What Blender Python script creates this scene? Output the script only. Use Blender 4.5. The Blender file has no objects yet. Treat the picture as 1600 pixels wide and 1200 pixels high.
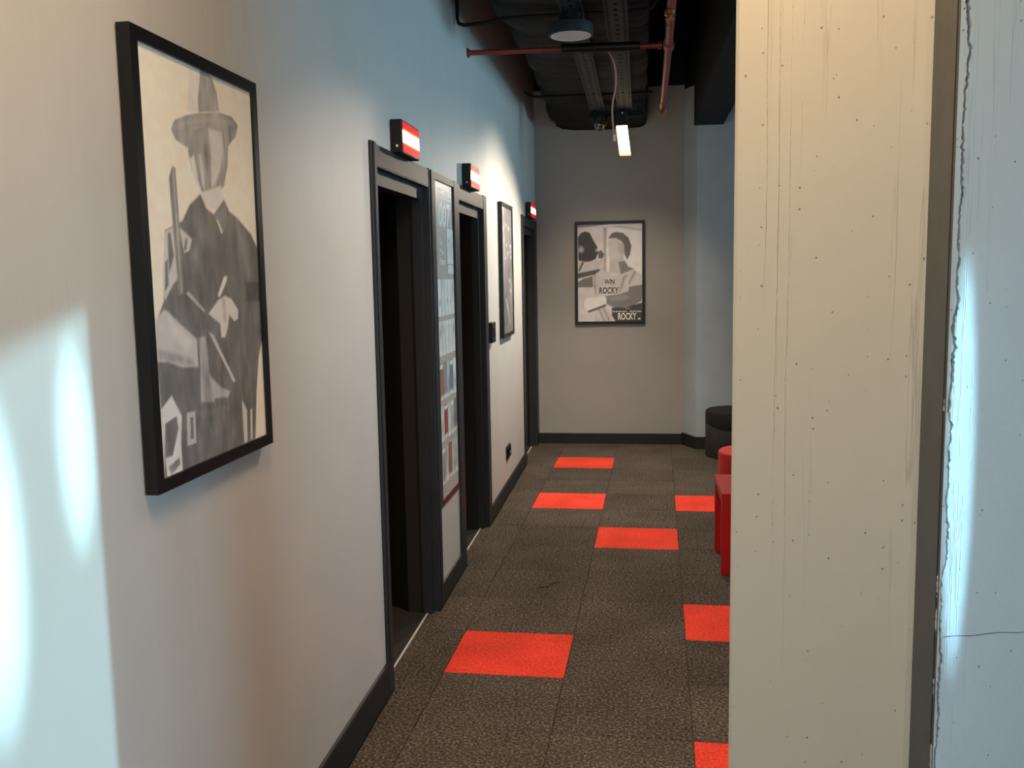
import bpy, bmesh, math, random
import numpy as np
from mathutils import Vector, Matrix

random.seed(7)
rng = np.random.default_rng(7)
scn = bpy.context.scene
COL = scn.collection

# ------------------------------------------------------------------ camera
F_PX = 1447.427
YAW, PITCH, ROLL = -0.138414126, -0.117339945, -0.017559076
cam_data = bpy.data.cameras.new('camera')
cam_data.sensor_fit = 'HORIZONTAL'
cam_data.sensor_width = 36.0
cam_data.lens = F_PX / 1600.0 * 36.0
cam_data.clip_start = 0.02
cam = bpy.data.objects.new('camera', cam_data)
COL.objects.link(cam)
_cy, _sy = math.cos(YAW), math.sin(YAW)
fwd = Vector((_sy * math.cos(PITCH), _cy * math.cos(PITCH), math.sin(PITCH)))
rgt = Vector((_cy, -_sy, 0.0))
upv = rgt.cross(fwd)
r2 = rgt * math.cos(ROLL) + upv * math.sin(ROLL)
u2 = -rgt * math.sin(ROLL) + upv * math.cos(ROLL)
cam.matrix_world = Matrix(((r2.x, u2.x, -fwd.x, 0.97015),
                           (r2.y, u2.y, -fwd.y, 0.0),
                           (r2.z, u2.z, -fwd.z, 1.62941),
                           (0, 0, 0, 1)))
scn.camera = cam

# ------------------------------------------------------------------ view, world, lights
vs = scn.view_settings
vs.view_transform = 'Standard'
vs.look = 'None'
vs.gamma = 1.0
vs.use_curve_mapping = False
vs.exposure = 0.0

world = bpy.data.worlds.new('world')
scn.world = world
world.use_nodes = True
wn = world.node_tree.nodes
wn['Background'].inputs[0].default_value = (0.55, 0.78, 0.95, 1)
wn['Background'].inputs[1].default_value = 0.8


def aim(o, d):
    o.rotation_euler = Vector(d).to_track_quat('-Z', 'Y').to_euler()


def area_light(name, loc, d, sx, sy, power, color, spread=180):
    l = bpy.data.lights.new(name, 'AREA')
    l.shape = 'RECTANGLE'
    l.size, l.size_y = sx, sy
    l.energy = power
    l.color = color
    l.spread = math.radians(spread)
    o = bpy.data.objects.new(name, l)
    COL.objects.link(o)
    o.location = loc
    aim(o, d)
    return o


def spot_light(name, loc, d, power, color, angle, blend, radius=0.05):
    l = bpy.data.lights.new(name, 'SPOT')
    l.energy = power
    l.color = color
    l.spot_size = math.radians(angle)
    l.spot_blend = blend
    l.shadow_soft_size = radius
    o = bpy.data.objects.new(name, l)
    COL.objects.link(o)
    o.location = loc
    aim(o, d)
    return o


BLUE = (0.50, 0.80, 1.0)
SUNBLUE = (0.42, 0.84, 1.0)
WARM = (1.0, 0.75, 0.48)
# low sun (reflected from outside) that enters by the window of the side hall
SUN_D = Vector((-1.0, -0.194, -0.05))
sun_l = bpy.data.lights.new('sun', 'SUN')
sun_l.energy = 2.5
sun_l.angle = math.radians(0.8)
sun_l.color = SUNBLUE
sun = bpy.data.objects.new('sun', sun_l)
COL.objects.link(sun)
sun.location = (8, 3, 3)
aim(sun, SUN_D)
# spots added for brighter streaks of the same low sun
for nm, (py, pz), pw, sx, sy in (('streak_spot', (1.487, 1.345), 2600, 0.30, 1.1), ('streak_spot', (1.258, 1.20), 3400, 0.42, 1.6)):
    start = Vector((0, py, pz)) - SUN_D * 5.7
    s = spot_light(nm, start, SUN_D, pw, SUNBLUE, 4.2, 1.0, 0.02)
    s.scale = (sx, sy, 1)
# a spot added for the bright streak on the pier beside its ragged corner
pt = Vector((1.5795, 1.8546, 1.24))
st_ = Vector((5.9, 1.62, 1.40))
s = spot_light('streak_spot', st_, pt - st_, 3200, SUNBLUE, 12.0, 0.6, 0.004)
s.scale = (0.025, 1.0, 1)
# daylight of the hall windows, and an added fill behind the camera
area_light('daylight_hall', (5.9, 5.4, 2.30), (-1, 0, 0.07), 5.4, 0.9, 22, (0.42, 0.78, 1.0), 50)
area_light('daylight_opening', (5.9, 2.25, 1.75), (-1, -0.09, -0.02), 0.8, 2.0, 10, (0.46, 0.78, 1.0), 70)
area_light('daylight_side', (5.9, 1.30, 1.10), (-1, 0.1, -0.02), 0.9, 1.6, 6.5, (0.46, 0.78, 1.0), 50)
area_light('fill_back', (0.5, -2.9, 1.6), (0.05, 1, -0.05), 2.4, 2.2, 110, (0.86, 0.92, 0.91))
# warm ceiling lamps, and an added fill
area_light('lamp_pillar', (1.22, 1.66, 2.72), (0.1, 0.1, -1), 0.14, 0.14, 4.6, (1.0, 0.60, 0.26))
area_light('lamp_near', (0.70, 1.0, 3.0), (0, 0, -1), 0.3, 0.3, 39, (1.0, 0.64, 0.29))
area_light('lamp_mid', (0.95, 3.3, 2.86), (0, 0, -1), 0.2, 0.2, 22, (1.0, 0.75, 0.56), 120)
spot_light('lamp_far', (0.86, 7.66, 2.50), (-0.25, -0.45, -1.0), 145, (1.0, 0.85, 0.66), 140, 0.8, 0.05)
spot_light('lamp_wall', (1.06, 6.40, 2.80), (-0.60, 0.08, -1.35), 165, (1.0, 0.86, 0.68), 122, 1.0, 0.05)
spot_light('fill_end', (0.75, 6.9, 2.84), (0.0, 0.9, -1.0), 98, (1.0, 0.82, 0.58), 68, 1.0, 0.05)  # fill added to brighten the lower end wall

# ------------------------------------------------------------------ material helpers
MATS = {}


def mat(name, base, rough=0.6, metal=0.0, spec=0.5, noise=None, bump=None, emit=None, coat=0.0):
    """noise=(scale, amount, stretch) varies the colour; bump=(scale, strength, distance, stretch)."""
    if name in MATS:
        return MATS[name]
    m = bpy.data.materials.new(name)
    m.use_nodes = True
    nt = m.node_tree
    p = nt.nodes['Principled BSDF']
    p.inputs['Base Color'].default_value = (*base, 1)
    p.inputs['Roughness'].default_value = rough
    p.inputs['Metallic'].default_value = metal
    p.inputs['Specular IOR Level'].default_value = spec
    p.inputs['Coat Weight'].default_value = coat
    if noise or bump:
        tc = nt.nodes.new('ShaderNodeTexCoord')

    def tex(scale, stretch, detail=4):
        mp = nt.nodes.new('ShaderNodeMapping')
        mp.inputs['Scale'].default_value = stretch
        nt.links.new(tc.outputs['Object'], mp.inputs['Vector'])
        n = nt.nodes.new('ShaderNodeTexNoise')
        n.inputs['Scale'].default_value = scale
        n.inputs['Detail'].default_value = detail
        nt.links.new(mp.outputs['Vector'], n.inputs['Vector'])
        return n
    if noise:
        n = tex(noise[0], noise[2] if len(noise) > 2 else (1, 1, 1))
        r = nt.nodes.new('ShaderNodeValToRGB')
        a = noise[1]
        r.color_ramp.elements[0].position = 0.3
        r.color_ramp.elements[1].position = 0.7
        r.color_ramp.elements[0].color = (*[c * (1 - a) for c in base], 1)
        r.color_ramp.elements[1].color = (*[min(1, c * (1 + a)) for c in base], 1)
        nt.links.new(n.outputs['Fac'], r.inputs['Fac'])
        nt.links.new(r.outputs['Color'], p.inputs['Base Color'])
    if bump:
        n = tex(bump[0], bump[3] if len(bump) > 3 else (1, 1, 1))
        b = nt.nodes.new('ShaderNodeBump')
        b.inputs['Strength'].default_value = bump[1]
        b.inputs['Distance'].default_value = bump[2]
        nt.links.new(n.outputs['Fac'], b.inputs['Height'])
        nt.links.new(b.outputs['Normal'], p.inputs['Normal'])
    if emit:
        p.inputs['Emission Color'].default_value = (*emit[0], 1)
        p.inputs['Emission Strength'].default_value = emit[1]
    MATS[name] = m
    return m


def vcol_mat(name, rough=0.45, spec=0.4):
    m = bpy.data.materials.new(name)
    m.use_nodes = True
    nt = m.node_tree
    p = nt.nodes['Principled BSDF']
    p.inputs['Roughness'].default_value = rough
    p.inputs['Specular IOR Level'].default_value = spec
    a = nt.nodes.new('ShaderNodeVertexColor')
    a.layer_name = 'print'
    nt.links.new(a.outputs['Color'], p.inputs['Base Color'])
    return m


def carpet_mat(name, c0, c1, c2):
    m = bpy.data.materials.new(name)
    m.use_nodes = True
    nt = m.node_tree
    p = nt.nodes['Principled BSDF']
    p.inputs['Roughness'].default_value = 1.0
    p.inputs['Specular IOR Level'].default_value = 0.1
    geo = nt.nodes.new('ShaderNodeNewGeometry')
    info = nt.nodes.new('ShaderNodeObjectInfo')
    n1 = nt.nodes.new('ShaderNodeTexNoise')
    n1.inputs['Scale'].default_value = 95
    n1.inputs['Detail'].default_value = 3
    n2 = nt.nodes.new('ShaderNodeTexNoise')
    n2.inputs['Scale'].default_value = 3.2
    n2.inputs['Detail'].default_value = 3
    for n in (n1, n2):
        nt.links.new(geo.outputs['Position'], n.inputs['Vector'])
    r = nt.nodes.new('ShaderNodeValToRGB')
    e = r.color_ramp.elements
    e[0].position, e[0].color = 0.34, (*c0, 1)
    e[1].position, e[1].color = 0.68, (*c2, 1)
    mid = e.new(0.52)
    mid.color = (*c1, 1)
    nt.links.new(n1.outputs['Fac'], r.inputs['Fac'])
    # slow wear variation and a small shade difference from tile to tile
    mr = nt.nodes.new('ShaderNodeMapRange')
    mr.inputs['From Min'].default_value = 0.3
    mr.inputs['From Max'].default_value = 0.7
    mr.inputs['To Min'].default_value = 0.82
    mr.inputs['To Max'].default_value = 1.16
    nt.links.new(n2.outputs['Fac'], mr.inputs['Value'])
    mr2 = nt.nodes.new('ShaderNodeMapRange')
    mr2.inputs['To Min'].default_value = 0.88
    mr2.inputs['To Max'].default_value = 1.12
    nt.links.new(info.outputs['Random'], mr2.inputs['Value'])
    mu = nt.nodes.new('ShaderNodeMath')
    mu.operation = 'MULTIPLY'
    nt.links.new(mr.outputs[0], mu.inputs[0])
    nt.links.new(mr2.outputs[0], mu.inputs[1])
    mx = nt.nodes.new('ShaderNodeVectorMath')
    mx.operation = 'SCALE'
    nt.links.new(r.outputs['Color'], mx.inputs[0])
    nt.links.new(mu.outputs[0], mx.inputs['Scale'])
    nt.links.new(mx.outputs[0], p.inputs['Base Color'])
    b = nt.nodes.new('ShaderNodeBump')
    b.inputs['Strength'].default_value = 0.5
    b.inputs['Distance'].default_value = 0.003
    nt.links.new(n1.outputs['Fac'], b.inputs['Height'])
    nt.links.new(b.outputs['Normal'], p.inputs['Normal'])
    return m


def concrete_mat(name, base, seam_z=None):
    """painted concrete: fine grain, air holes of several sizes, vertical formwork ridges."""
    m = bpy.data.materials.new(name)
    m.use_nodes = True
    nt = m.node_tree
    L = nt.links.new
    p = nt.nodes['Principled BSDF']
    p.inputs['Roughness'].default_value = 0.62
    p.inputs['Specular IOR Level'].default_value = 0.35
    geo = nt.nodes.new('ShaderNodeNewGeometry')

    def mapped(scale):
        mp = nt.nodes.new('ShaderNodeMapping')
        mp.inputs['Scale'].default_value = scale
        L(geo.outputs['Position'], mp.inputs['Vector'])
        return mp.outputs['Vector']

    def math_(op, a, b=None, clamp=False):
        n = nt.nodes.new('ShaderNodeMath')
        n.operation = op
        n.use_clamp = clamp
        for i, v in enumerate((a, b)):
            if v is None:
                continue
            if isinstance(v, (int, float)):
                n.inputs[i].default_value = v
            else:
                L(v, n.inputs[i])
        return n.outputs[0]

    sx = nt.nodes.new('ShaderNodeSeparateXYZ')
    L(geo.outputs['Position'], sx.inputs[0])
    cx = nt.nodes.new('ShaderNodeCombineXYZ')
    L(sx.outputs[0], cx.inputs[0])
    L(math_('MULTIPLY', sx.outputs[2], 0.8), cx.inputs[1])
    flat = cx.outputs[0]

    def holes(scale, keep, rmax):
        """round holes in a random share of voronoi cells: 1 in the hole, 0 outside."""
        v = nt.nodes.new('ShaderNodeTexVoronoi')
        v.voronoi_dimensions = '2D'
        v.inputs['Scale'].default_value = scale
        L(flat, v.inputs['Vector'])
        sep = nt.nodes.new('ShaderNodeSeparateColor')
        L(v.outputs['Color'], sep.inputs['Color'])
        rad = math_('MULTIPLY', math_('SUBTRACT', sep.outputs[0], 1 - keep, True), rmax / keep)
        d = math_('SUBTRACT', rad, v.outputs['Distance'])
        return math_('MULTIPLY', d, 30.0, True)
    h1 = holes(27, 0.40, 0.068)
    h2 = holes(11, 0.14, 0.038)
    hs = math_('MAXIMUM', h1, h2)
    # vertical formwork ridges, gathered in one band
    nr = nt.nodes.new('ShaderNodeTexNoise')
    nr.inputs['Scale'].default_value = 1.0
    nr.inputs['Detail'].default_value = 5
    L(mapped((55, 4, 1.1)), nr.inputs['Vector'])
    rid = math_('MULTIPLY', math_('SUBTRACT', 0.018, math_('ABSOLUTE', math_('SUBTRACT', nr.outputs['Fac'], 0.60))), 55.0, True)
    nb = nt.nodes.new('ShaderNodeTexNoise')
    nb.inputs['Scale'].default_value = 1.0
    nb.inputs['Detail'].default_value = 2
    L(mapped((9, 2, 0.5)), nb.inputs['Vector'])
    rid = math_('MULTIPLY', rid, math_('MULTIPLY', math_('SUBTRACT', nb.outputs['Fac'], 0.50), 9.0, True))
    ng = nt.nodes.new('ShaderNodeTexNoise')
    ng.inputs['Scale'].default_value = 260
    ng.inputs['Detail'].default_value = 4
    L(geo.outputs['Position'], ng.inputs['Vector'])
    nw = nt.nodes.new('ShaderNodeTexNoise')
    nw.inputs['Scale'].default_value = 7
    nw.inputs['Detail'].default_value = 5
    L(geo.outputs['Position'], nw.inputs['Vector'])
    height = math_('ADD', math_('MULTIPLY', ng.outputs['Fac'], 0.10), math_('MULTIPLY', nw.outputs['Fac'], 0.9))
    height = math_('SUBTRACT', height, math_('MULTIPLY', hs, 0.9))
    height = math_('ADD', height, math_('MULTIPLY', rid, 0.45))
    b = nt.nodes.new('ShaderNodeBump')
    b.inputs['Strength'].default_value = 0.5
    b.inputs['Distance'].default_value = 0.006
    L(height, b.inputs['Height'])
    L(b.outputs['Normal'], p.inputs['Normal'])
    mx = nt.nodes.new('ShaderNodeMix')
    mx.data_type = 'RGBA'
    mx.inputs[6].default_value = (*base, 1)
    mx.inputs[7].default_value = (*[c * 0.30 for c in base], 1)
    L(math_('MULTIPLY', hs, 0.85), mx.inputs[0])
    mx2 = nt.nodes.new('ShaderNodeMix')
    mx2.data_type = 'RGBA'
    L(math_('MULTIPLY', rid, 0.28), mx2.inputs[0])
    L(mx.outputs[2], mx2.inputs[6])
    mx2.inputs[7].default_value = (*[c * 0.5 for c in base], 1)
    L(mx2.outputs[2], p.inputs['Base Color'])
    return m


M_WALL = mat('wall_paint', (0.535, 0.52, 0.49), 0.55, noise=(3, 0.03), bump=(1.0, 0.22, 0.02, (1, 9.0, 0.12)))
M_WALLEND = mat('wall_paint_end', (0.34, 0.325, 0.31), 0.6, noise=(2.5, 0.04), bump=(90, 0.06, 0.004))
M_PILASTER = mat('wall_paint_daylit', (0.40, 0.46, 0.50), 0.6, noise=(5, 0.05), bump=(30, 0.10, 0.006))  # blue of the hall daylight is put into this base colour
M_BLACKWALL = mat('black_paint', (0.016, 0.016, 0.018), 0.8, spec=0.15, bump=(60, 0.1, 0.004))
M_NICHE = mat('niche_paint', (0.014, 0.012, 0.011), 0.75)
M_TRIM = mat('charcoal_trim', (0.026, 0.028, 0.031), 0.50, spec=0.22, noise=(9, 0.10, (4, 4, 1)), bump=(200, 0.05, 0.001))
M_BASE = mat('charcoal_baseboard', (0.017, 0.0175, 0.018), 0.5, spec=0.3, noise=(10, 0.1))
M_CARPET = carpet_mat('carpet_brown', (0.031, 0.025, 0.020), (0.076, 0.063, 0.051), (0.19, 0.16, 0.133))
M_CARPETRED = carpet_mat('carpet_red', (0.62, 0.042, 0.025), (0.78, 0.066, 0.039), (0.90, 0.095, 0.058))
M_SUBFLOOR = mat('subfloor', (0.02, 0.017, 0.014), 0.95)
M_FRAMEBLK = mat('black_frame', (0.006, 0.006, 0.0065), 0.38, spec=0.3, bump=(80, 0.15, 0.001, (1, 1, 8)))
M_BLACK = mat('black_plastic', (0.006, 0.006, 0.0065), 0.45, spec=0.25)
M_BLACKMETAL = mat('black_metal', (0.005, 0.005, 0.0055), 0.55, spec=0.2)
M_DUCT = mat('duct_wrap', (0.017, 0.016, 0.016), 0.75, spec=0.15, noise=(14, 0.35), bump=(5, 0.6, 0.03, (1, 2.5, 1)))
M_TRAY = mat('tray_metal', (0.050, 0.050, 0.053), 0.7, spec=0.2, noise=(20, 0.2), bump=(60, 0.1, 0.002))
M_PIPE = mat('red_pipe', (0.22, 0.020, 0.017), 0.45, noise=(30, 0.12))
M_BRASS = mat('brass', (0.52, 0.17, 0.06), 0.35, metal=0.8)
M_COPPERWIRE = mat('pink_cable', (0.52, 0.26, 0.19), 0.5)
M_CONC = concrete_mat('pillar_concrete', (0.535, 0.515, 0.450))
M_CONC2 = concrete_mat('pier_concrete', (0.45, 0.52, 0.56))  # daylight's blue cast on the pier is put into its colour
M_CONCSIDE_SHADED = mat('pier_side_shaded', (0.095, 0.103, 0.113), 0.7, noise=(14, 0.08), bump=(40, 0.12, 0.004))  # darker and cooler: the side's shade is painted into the colour
M_CRACK = mat('crack_dark', (0.03, 0.03, 0.03), 0.9)
M_STEEL = mat('steel_strip', (0.85, 0.84, 0.80), 0.35, metal=0.3)
M_REDLAC = mat('red_lacquer', (0.46, 0.006, 0.010), 0.30, spec=0.5, coat=0.3)
M_REDFAB = mat('red_fabric', (0.42, 0.012, 0.016), 0.8, bump=(220, 0.15, 0.002))
M_BLKFAB = mat('black_fabric', (0.004, 0.004, 0.0045), 0.85, bump=(220, 0.15, 0.002))
M_BRNFAB = mat('brown_fabric', (0.034, 0.030, 0.026), 0.9, noise=(60, 0.2), bump=(220, 0.15, 0.002))
M_SIGNRED = mat('sign_red', (0.20, 0.002, 0.003), 0.5, spec=0.15, emit=((1.0, 0.006, 0.012), 0.72))
M_SIGNFRINGE = mat('sign_glow_fringe', (0.3, 0.05, 0.01), 0.5, spec=0.15, emit=((1.0, 0.22, 0.03), 1.1))  # fringe of the white panel's glow, put in as colour
M_SIGNWHITE = mat('sign_white', (0.9, 0.85, 0.75), 0.3, emit=((1.0, 0.84, 0.56), 7.0))
M_LAMP = mat('lamp_glow', (1, 1, 1), 0.4, emit=((1.0, 0.83, 0.52), 6.0))
M_LAMPFRINGE = mat('lamp_glow_fringe', (0.6, 0.35, 0.1), 0.4, emit=((1.0, 0.55, 0.12), 1.6))  # yellow bloom round the lamp, put in as a glowing colour
M_DIFF = mat('lamp_diffuser', (0.68, 0.67, 0.66), 0.5)
M_DIFFRIM = mat('lamp_rim', (0.80, 0.79, 0.78), 0.4)
M_POSTER = vcol_mat('printed_paper')
M_GREYCARD = mat('grey_card', (0.50, 0.465, 0.42), 0.4)
M_INKWHITE = mat('ink_pale', (0.95, 0.97, 0.93), 0.4)
M_INKDARK = mat('ink_dark', (0.02, 0.02, 0.022), 0.4)
M_INKCREAM = mat('ink_cream', (0.95, 0.86, 0.70), 0.4)
M_WHITEDOT = mat('white_plastic', (0.8, 0.8, 0.78), 0.4)
M_DARKRED = mat('dark_red_strip', (0.055, 0.010, 0.010), 0.4)


def glass_mat():
    m = bpy.data.materials.new('clear_glass')
    m.use_nodes = True
    nt = m.node_tree
    nt.nodes.remove(nt.nodes['Principled BSDF'])
    out = nt.nodes['Material Output']
    t = nt.nodes.new('ShaderNodeBsdfTransparent')
    g = nt.nodes.new('ShaderNodeBsdfGlossy')
    g.inputs['Roughness'].default_value = 0.02
    f = nt.nodes.new('ShaderNodeFresnel')
    f.inputs['IOR'].default_value = 1.45
    mx = nt.nodes.new('ShaderNodeMixShader')
    nt.links.new(f.outputs[0], mx.inputs[0])
    nt.links.new(t.outputs[0], mx.inputs[1])
    nt.links.new(g.outputs[0], mx.inputs[2])
    nt.links.new(mx.outputs[0], out.inputs['Surface'])
    return m


M_GLASS = glass_mat()


def frosted_mat():
    m = bpy.data.materials.new('frosted_glass')
    m.use_nodes = True
    nt = m.node_tree
    nt.nodes.remove(nt.nodes['Principled BSDF'])
    t = nt.nodes.new('ShaderNodeBsdfTranslucent')
    t.inputs['Color'].default_value = (0.8, 0.85, 0.88, 1)
    nt.links.new(t.outputs[0], nt.nodes['Material Output'].inputs['Surface'])
    return m


M_FROST = frosted_mat()
M_DOME = mat('dome_glass', (0.03, 0.03, 0.035), 0.05, spec=0.9, coat=1.0)


# ------------------------------------------------------------------ mesh helpers
def obj(name, bm, m, parent=None, smooth=False, label=None, kind=None):
    me = bpy.data.meshes.new(name)
    bmesh.ops.recalc_face_normals(bm, faces=bm.faces)
    bm.to_mesh(me)
    bm.free()
    if m:
        me.materials.append(m)
    if smooth:
        for p in me.polygons:
            p.use_smooth = True
        try:
            me.set_sharp_from_angle(angle=math.radians(40))
        except Exception:
            pass
    o = bpy.data.objects.new(name, me)
    COL.objects.link(o)
    if parent:
        o.parent = parent
        o.matrix_parent_inverse = Matrix.Translation(parent.location).inverted() if parent.type == 'EMPTY' else Matrix.Identity(4)
    if label:
        o['label'] = label
    if kind:
        o['kind'] = kind
    return o


def thing(name, label, cat, loc, group=None, kind=None):
    o = bpy.data.objects.new(name, None)
    COL.objects.link(o)
    o.location = loc
    o.empty_display_size = 0.1
    if label:
        o['label'] = label
    if cat:
        o['category'] = cat
    if group:
        o['group'] = group
    if kind:
        o['kind'] = kind
    return o


def tag(o, label, cat, group=None):
    o['label'] = label
    o['category'] = cat
    if group:
        o['group'] = group
    return o


def box(bm, x0, x1, y0, y1, z0, z1, bevel=0.0):
    vs_ = [bm.verts.new(p) for p in ((x0, y0, z0), (x1, y0, z0), (x1, y1, z0), (x0, y1, z0),
                                     (x0, y0, z1), (x1, y0, z1), (x1, y1, z1), (x0, y1, z1))]
    fs = [bm.faces.new([vs_[i] for i in q]) for q in ((0, 3, 2, 1), (4, 5, 6, 7), (0, 1, 5, 4), (1, 2, 6, 5), (2, 3, 7, 6), (3, 0, 4, 7))]
    if bevel > 0:
        es = list({e for f in fs for e in f.edges})
        bmesh.ops.bevel(bm, geom=es, offset=bevel, segments=1, affect='EDGES', profile=0.5)
    return bm


def bx(*a, bevel=0.0):
    return box(bmesh.new(), *a, bevel=bevel)


def prism(bm, pts, z0, z1, axis='Z'):
    """extrude a 2-D polygon; axis Z: (x,y), axis X: (y,z), axis Y: (x,z)."""
    def P(p, t):
        return {'Z': (p[0], p[1], t), 'X': (t, p[0], p[1]), 'Y': (p[0], t, p[1])}[axis]
    a = [bm.verts.new(P(p, z0)) for p in pts]
    b = [bm.verts.new(P(p, z1)) for p in pts]
    bm.faces.new(a)
    bm.faces.new(b[::-1])
    n = len(pts)
    for i in range(n):
        bm.faces.new((a[i], b[i], b[(i + 1) % n], a[(i + 1) % n]))
    return bm


def tube(bm, pts, r, seg=10, caps=True):
    pts = [Vector(p) for p in pts]
    rings = []
    ref = None
    for i, p in enumerate(pts):
        d = (pts[min(i + 1, len(pts) - 1)] - pts[max(i - 1, 0)]).normalized()
        if ref is None:
            ref = Vector((0, 0, 1)) if abs(d.z) < 0.9 else Vector((1, 0, 0))
        a = (ref - d * ref.dot(d)).normalized()
        ref = a
        b = d.cross(a)
        rr = r[i] if isinstance(r, (list, tuple)) else r
        rings.append([bm.verts.new(p + (a * math.cos(2 * math.pi * k / seg) + b * math.sin(2 * math.pi * k / seg)) * rr) for k in range(seg)])
    for A, B in zip(rings, rings[1:]):
        for k in range(seg):
            bm.faces.new((A[k], A[(k + 1) % seg], B[(k + 1) % seg], B[k]))
    if caps:
        bm.faces.new(rings[0][::-1])
        bm.faces.new(rings[-1])
    return bm


def lathe(bm, prof, c, seg=32):
    """profile of (radius, z) round the vertical axis through c=(x,y)."""
    rings = []
    for r, z in prof:
        if r < 1e-6:
            rings.append([bm.verts.new((c[0], c[1], z))])
        else:
            rings.append([bm.verts.new((c[0] + r * math.cos(2 * math.pi * k / seg), c[1] + r * math.sin(2 * math.pi * k / seg), z)) for k in range(seg)])
    for A, B in zip(rings, rings[1:]):
        for k in range(seg):
            q = [A[k % len(A)], A[(k + 1) % len(A)], B[(k + 1) % len(B)], B[k % len(B)]]
            q = list(dict.fromkeys(q))
            if len(q) >= 3:
                bm.faces.new(q)
    if len(rings[0]) > 1:
        bm.faces.new(rings[0][::-1])
    if len(rings[-1]) > 1:
        bm.faces.new(rings[-1])
    return bm


def text_bm(s, u0, v0, w, h, place, depth=0.0006, fat=0.0, shear=0.0):
    """lettering scaled to w x h with its lower left corner at (u0, v0); place(u, v, d) maps to the world."""
    cu = bpy.data.curves.new('lettering', 'FONT')
    cu.body = s
    cu.size = 1.0
    cu.offset = fat
    cu.shear = shear
    cu.resolution_u = 3
    tmp = bpy.data.objects.new('lettering_source', cu)
    COL.objects.link(tmp)
    bpy.context.view_layer.update()
    dg = bpy.context.evaluated_depsgraph_get()
    me = bpy.data.meshes.new_from_object(tmp.evaluated_get(dg))
    bpy.data.objects.remove(tmp)
    bpy.data.curves.remove(cu)
    co = np.array([v.co[:] for v in me.vertices])
    lo, hi = co.min(0), co.max(0)
    sc = np.array([w / (hi[0] - lo[0]), h / (hi[1] - lo[1])])
    bm = bmesh.new()
    vv = [bm.verts.new(place(u0 + (c[0] - lo[0]) * sc[0], v0 + (c[1] - lo[1]) * sc[1], depth)) for c in co]
    for p in me.polygons:
        try:
            bm.faces.new([vv[i] for i in p.vertices])
        except ValueError:
            pass
    bpy.data.meshes.remove(me)
    return bm


# ------------------------------------------------------------------ printed sheets: colours held per vertex
class Sheet:
    def __init__(self, w, h, nx, ny, base):
        self.w, self.h, self.nx, self.ny = w, h, nx, ny
        u = np.linspace(0, 1, nx)
        v = np.linspace(0, 1, ny)
        self.U, self.V = np.meshgrid(u, v)
        self.C = np.ones((ny, nx, 3)) * np.array(base)

    def poly(self, pts, col, soft=0.004, alpha=1.0):
        pts = np.array(pts, float) * (self.w, self.h)
        X, Y = self.U * self.w, self.V * self.h
        d = np.full(X.shape, 1e9)
        inside = np.zeros(X.shape, bool)
        n = len(pts)
        for i in range(n):
            a, b = pts[i], pts[(i + 1) % n]
            e = b - a
            t = np.clip(((X - a[0]) * e[0] + (Y - a[1]) * e[1]) / (e @ e + 1e-12), 0, 1)
            d = np.minimum(d, np.hypot(X - a[0] - t * e[0], Y - a[1] - t * e[1]))
            c = (a[1] > Y) != (b[1] > Y)
            with np.errstate(divide='ignore', invalid='ignore'):
                xi = a[0] + (Y - a[1]) * e[0] / (e[1] if abs(e[1]) > 1e-12 else 1e-12)
            inside ^= c & (X < xi)
        sd = np.where(inside, d, -d)
        m = np.clip(sd / soft + 0.5, 0, 1)[..., None] * alpha
        self.C = self.C * (1 - m) + np.array(col if hasattr(col, '__len__') else (col,) * 3) * m

    def blot(self, cu, cv, ru, rv, col, alpha=1.0, power=1.0):
        q = ((self.U - cu) / ru) ** 2 + ((self.V - cv) / rv) ** 2
        m = (np.exp(-q * 1.6) ** power)[..., None] * alpha
        self.C = self.C * (1 - m) + np.array(col if hasattr(col, '__len__') else (col,) * 3) * m

    def grain(self, amt, cells=(18, 40)):
        k = rng.normal(0, 1, (cells[1], cells[0]))
        yi = self.V * (cells[1] - 1.001)
        xi = self.U * (cells[0] - 1.001)
        y0, x0 = yi.astype(int), xi.astype(int)
        fy, fx = yi - y0, xi - x0
        n = (k[y0, x0] * (1 - fx) + k[y0, x0 + 1] * fx) * (1 - fy) + (k[y0 + 1, x0] * (1 - fx) + k[y0 + 1, x0 + 1] * fx) * fy
        self.C = np.clip(self.C * (1 + amt * n[..., None]), 0, 1)

    def build(self, name, place, parent):
        ny, nx = self.ny, self.nx
        P = [place(u * self.w, v * self.h, 0.0) for v in np.linspace(0, 1, ny) for u in np.linspace(0, 1, nx)]
        F = [(j * nx + i, j * nx + i + 1, (j + 1) * nx + i + 1, (j + 1) * nx + i) for j in range(ny - 1) for i in range(nx - 1)]
        me = bpy.data.meshes.new(name)
        me.from_pydata(P, [], F)
        at = me.color_attributes.new('print', 'FLOAT_COLOR', 'POINT')
        buf = np.ones((ny * nx, 4), np.float32)
        buf[:, :3] = self.C.reshape(-1, 3)
        at.data.foreach_set('color', buf.ravel())
        me.materials.append(M_POSTER)
        o = bpy.data.objects.new(name, me)
        COL.objects.link(o)
        o.parent = parent
        o.matrix_parent_inverse = Matrix.Translation(parent.location).inverted()
        return o


# ================================================================== THE SETTING
WX = -0.012          # face of the corridor's long wall
END_Y = 8.84
CEIL = 3.9
HALL_X = 6.0
BACK_Y = -3.0
HEAD_Z = 2.043       # door opening head
DOORS = [(3.424, 4.288), (5.010, 5.815), (7.852, 8.690)]

# ---- floor: a dark base, with every carpet tile a piece on it
floor = obj('floor', bx(-1.6, HALL_X, BACK_Y, END_Y + 0.1, -0.12, -0.008), M_SUBFLOOR, kind='structure')
GX, GY, GT = 0.14487, 2.68672, -0.0184611825
TW, TD = 0.5, 0.45509
ct, st = math.cos(GT), math.sin(GT)


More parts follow.
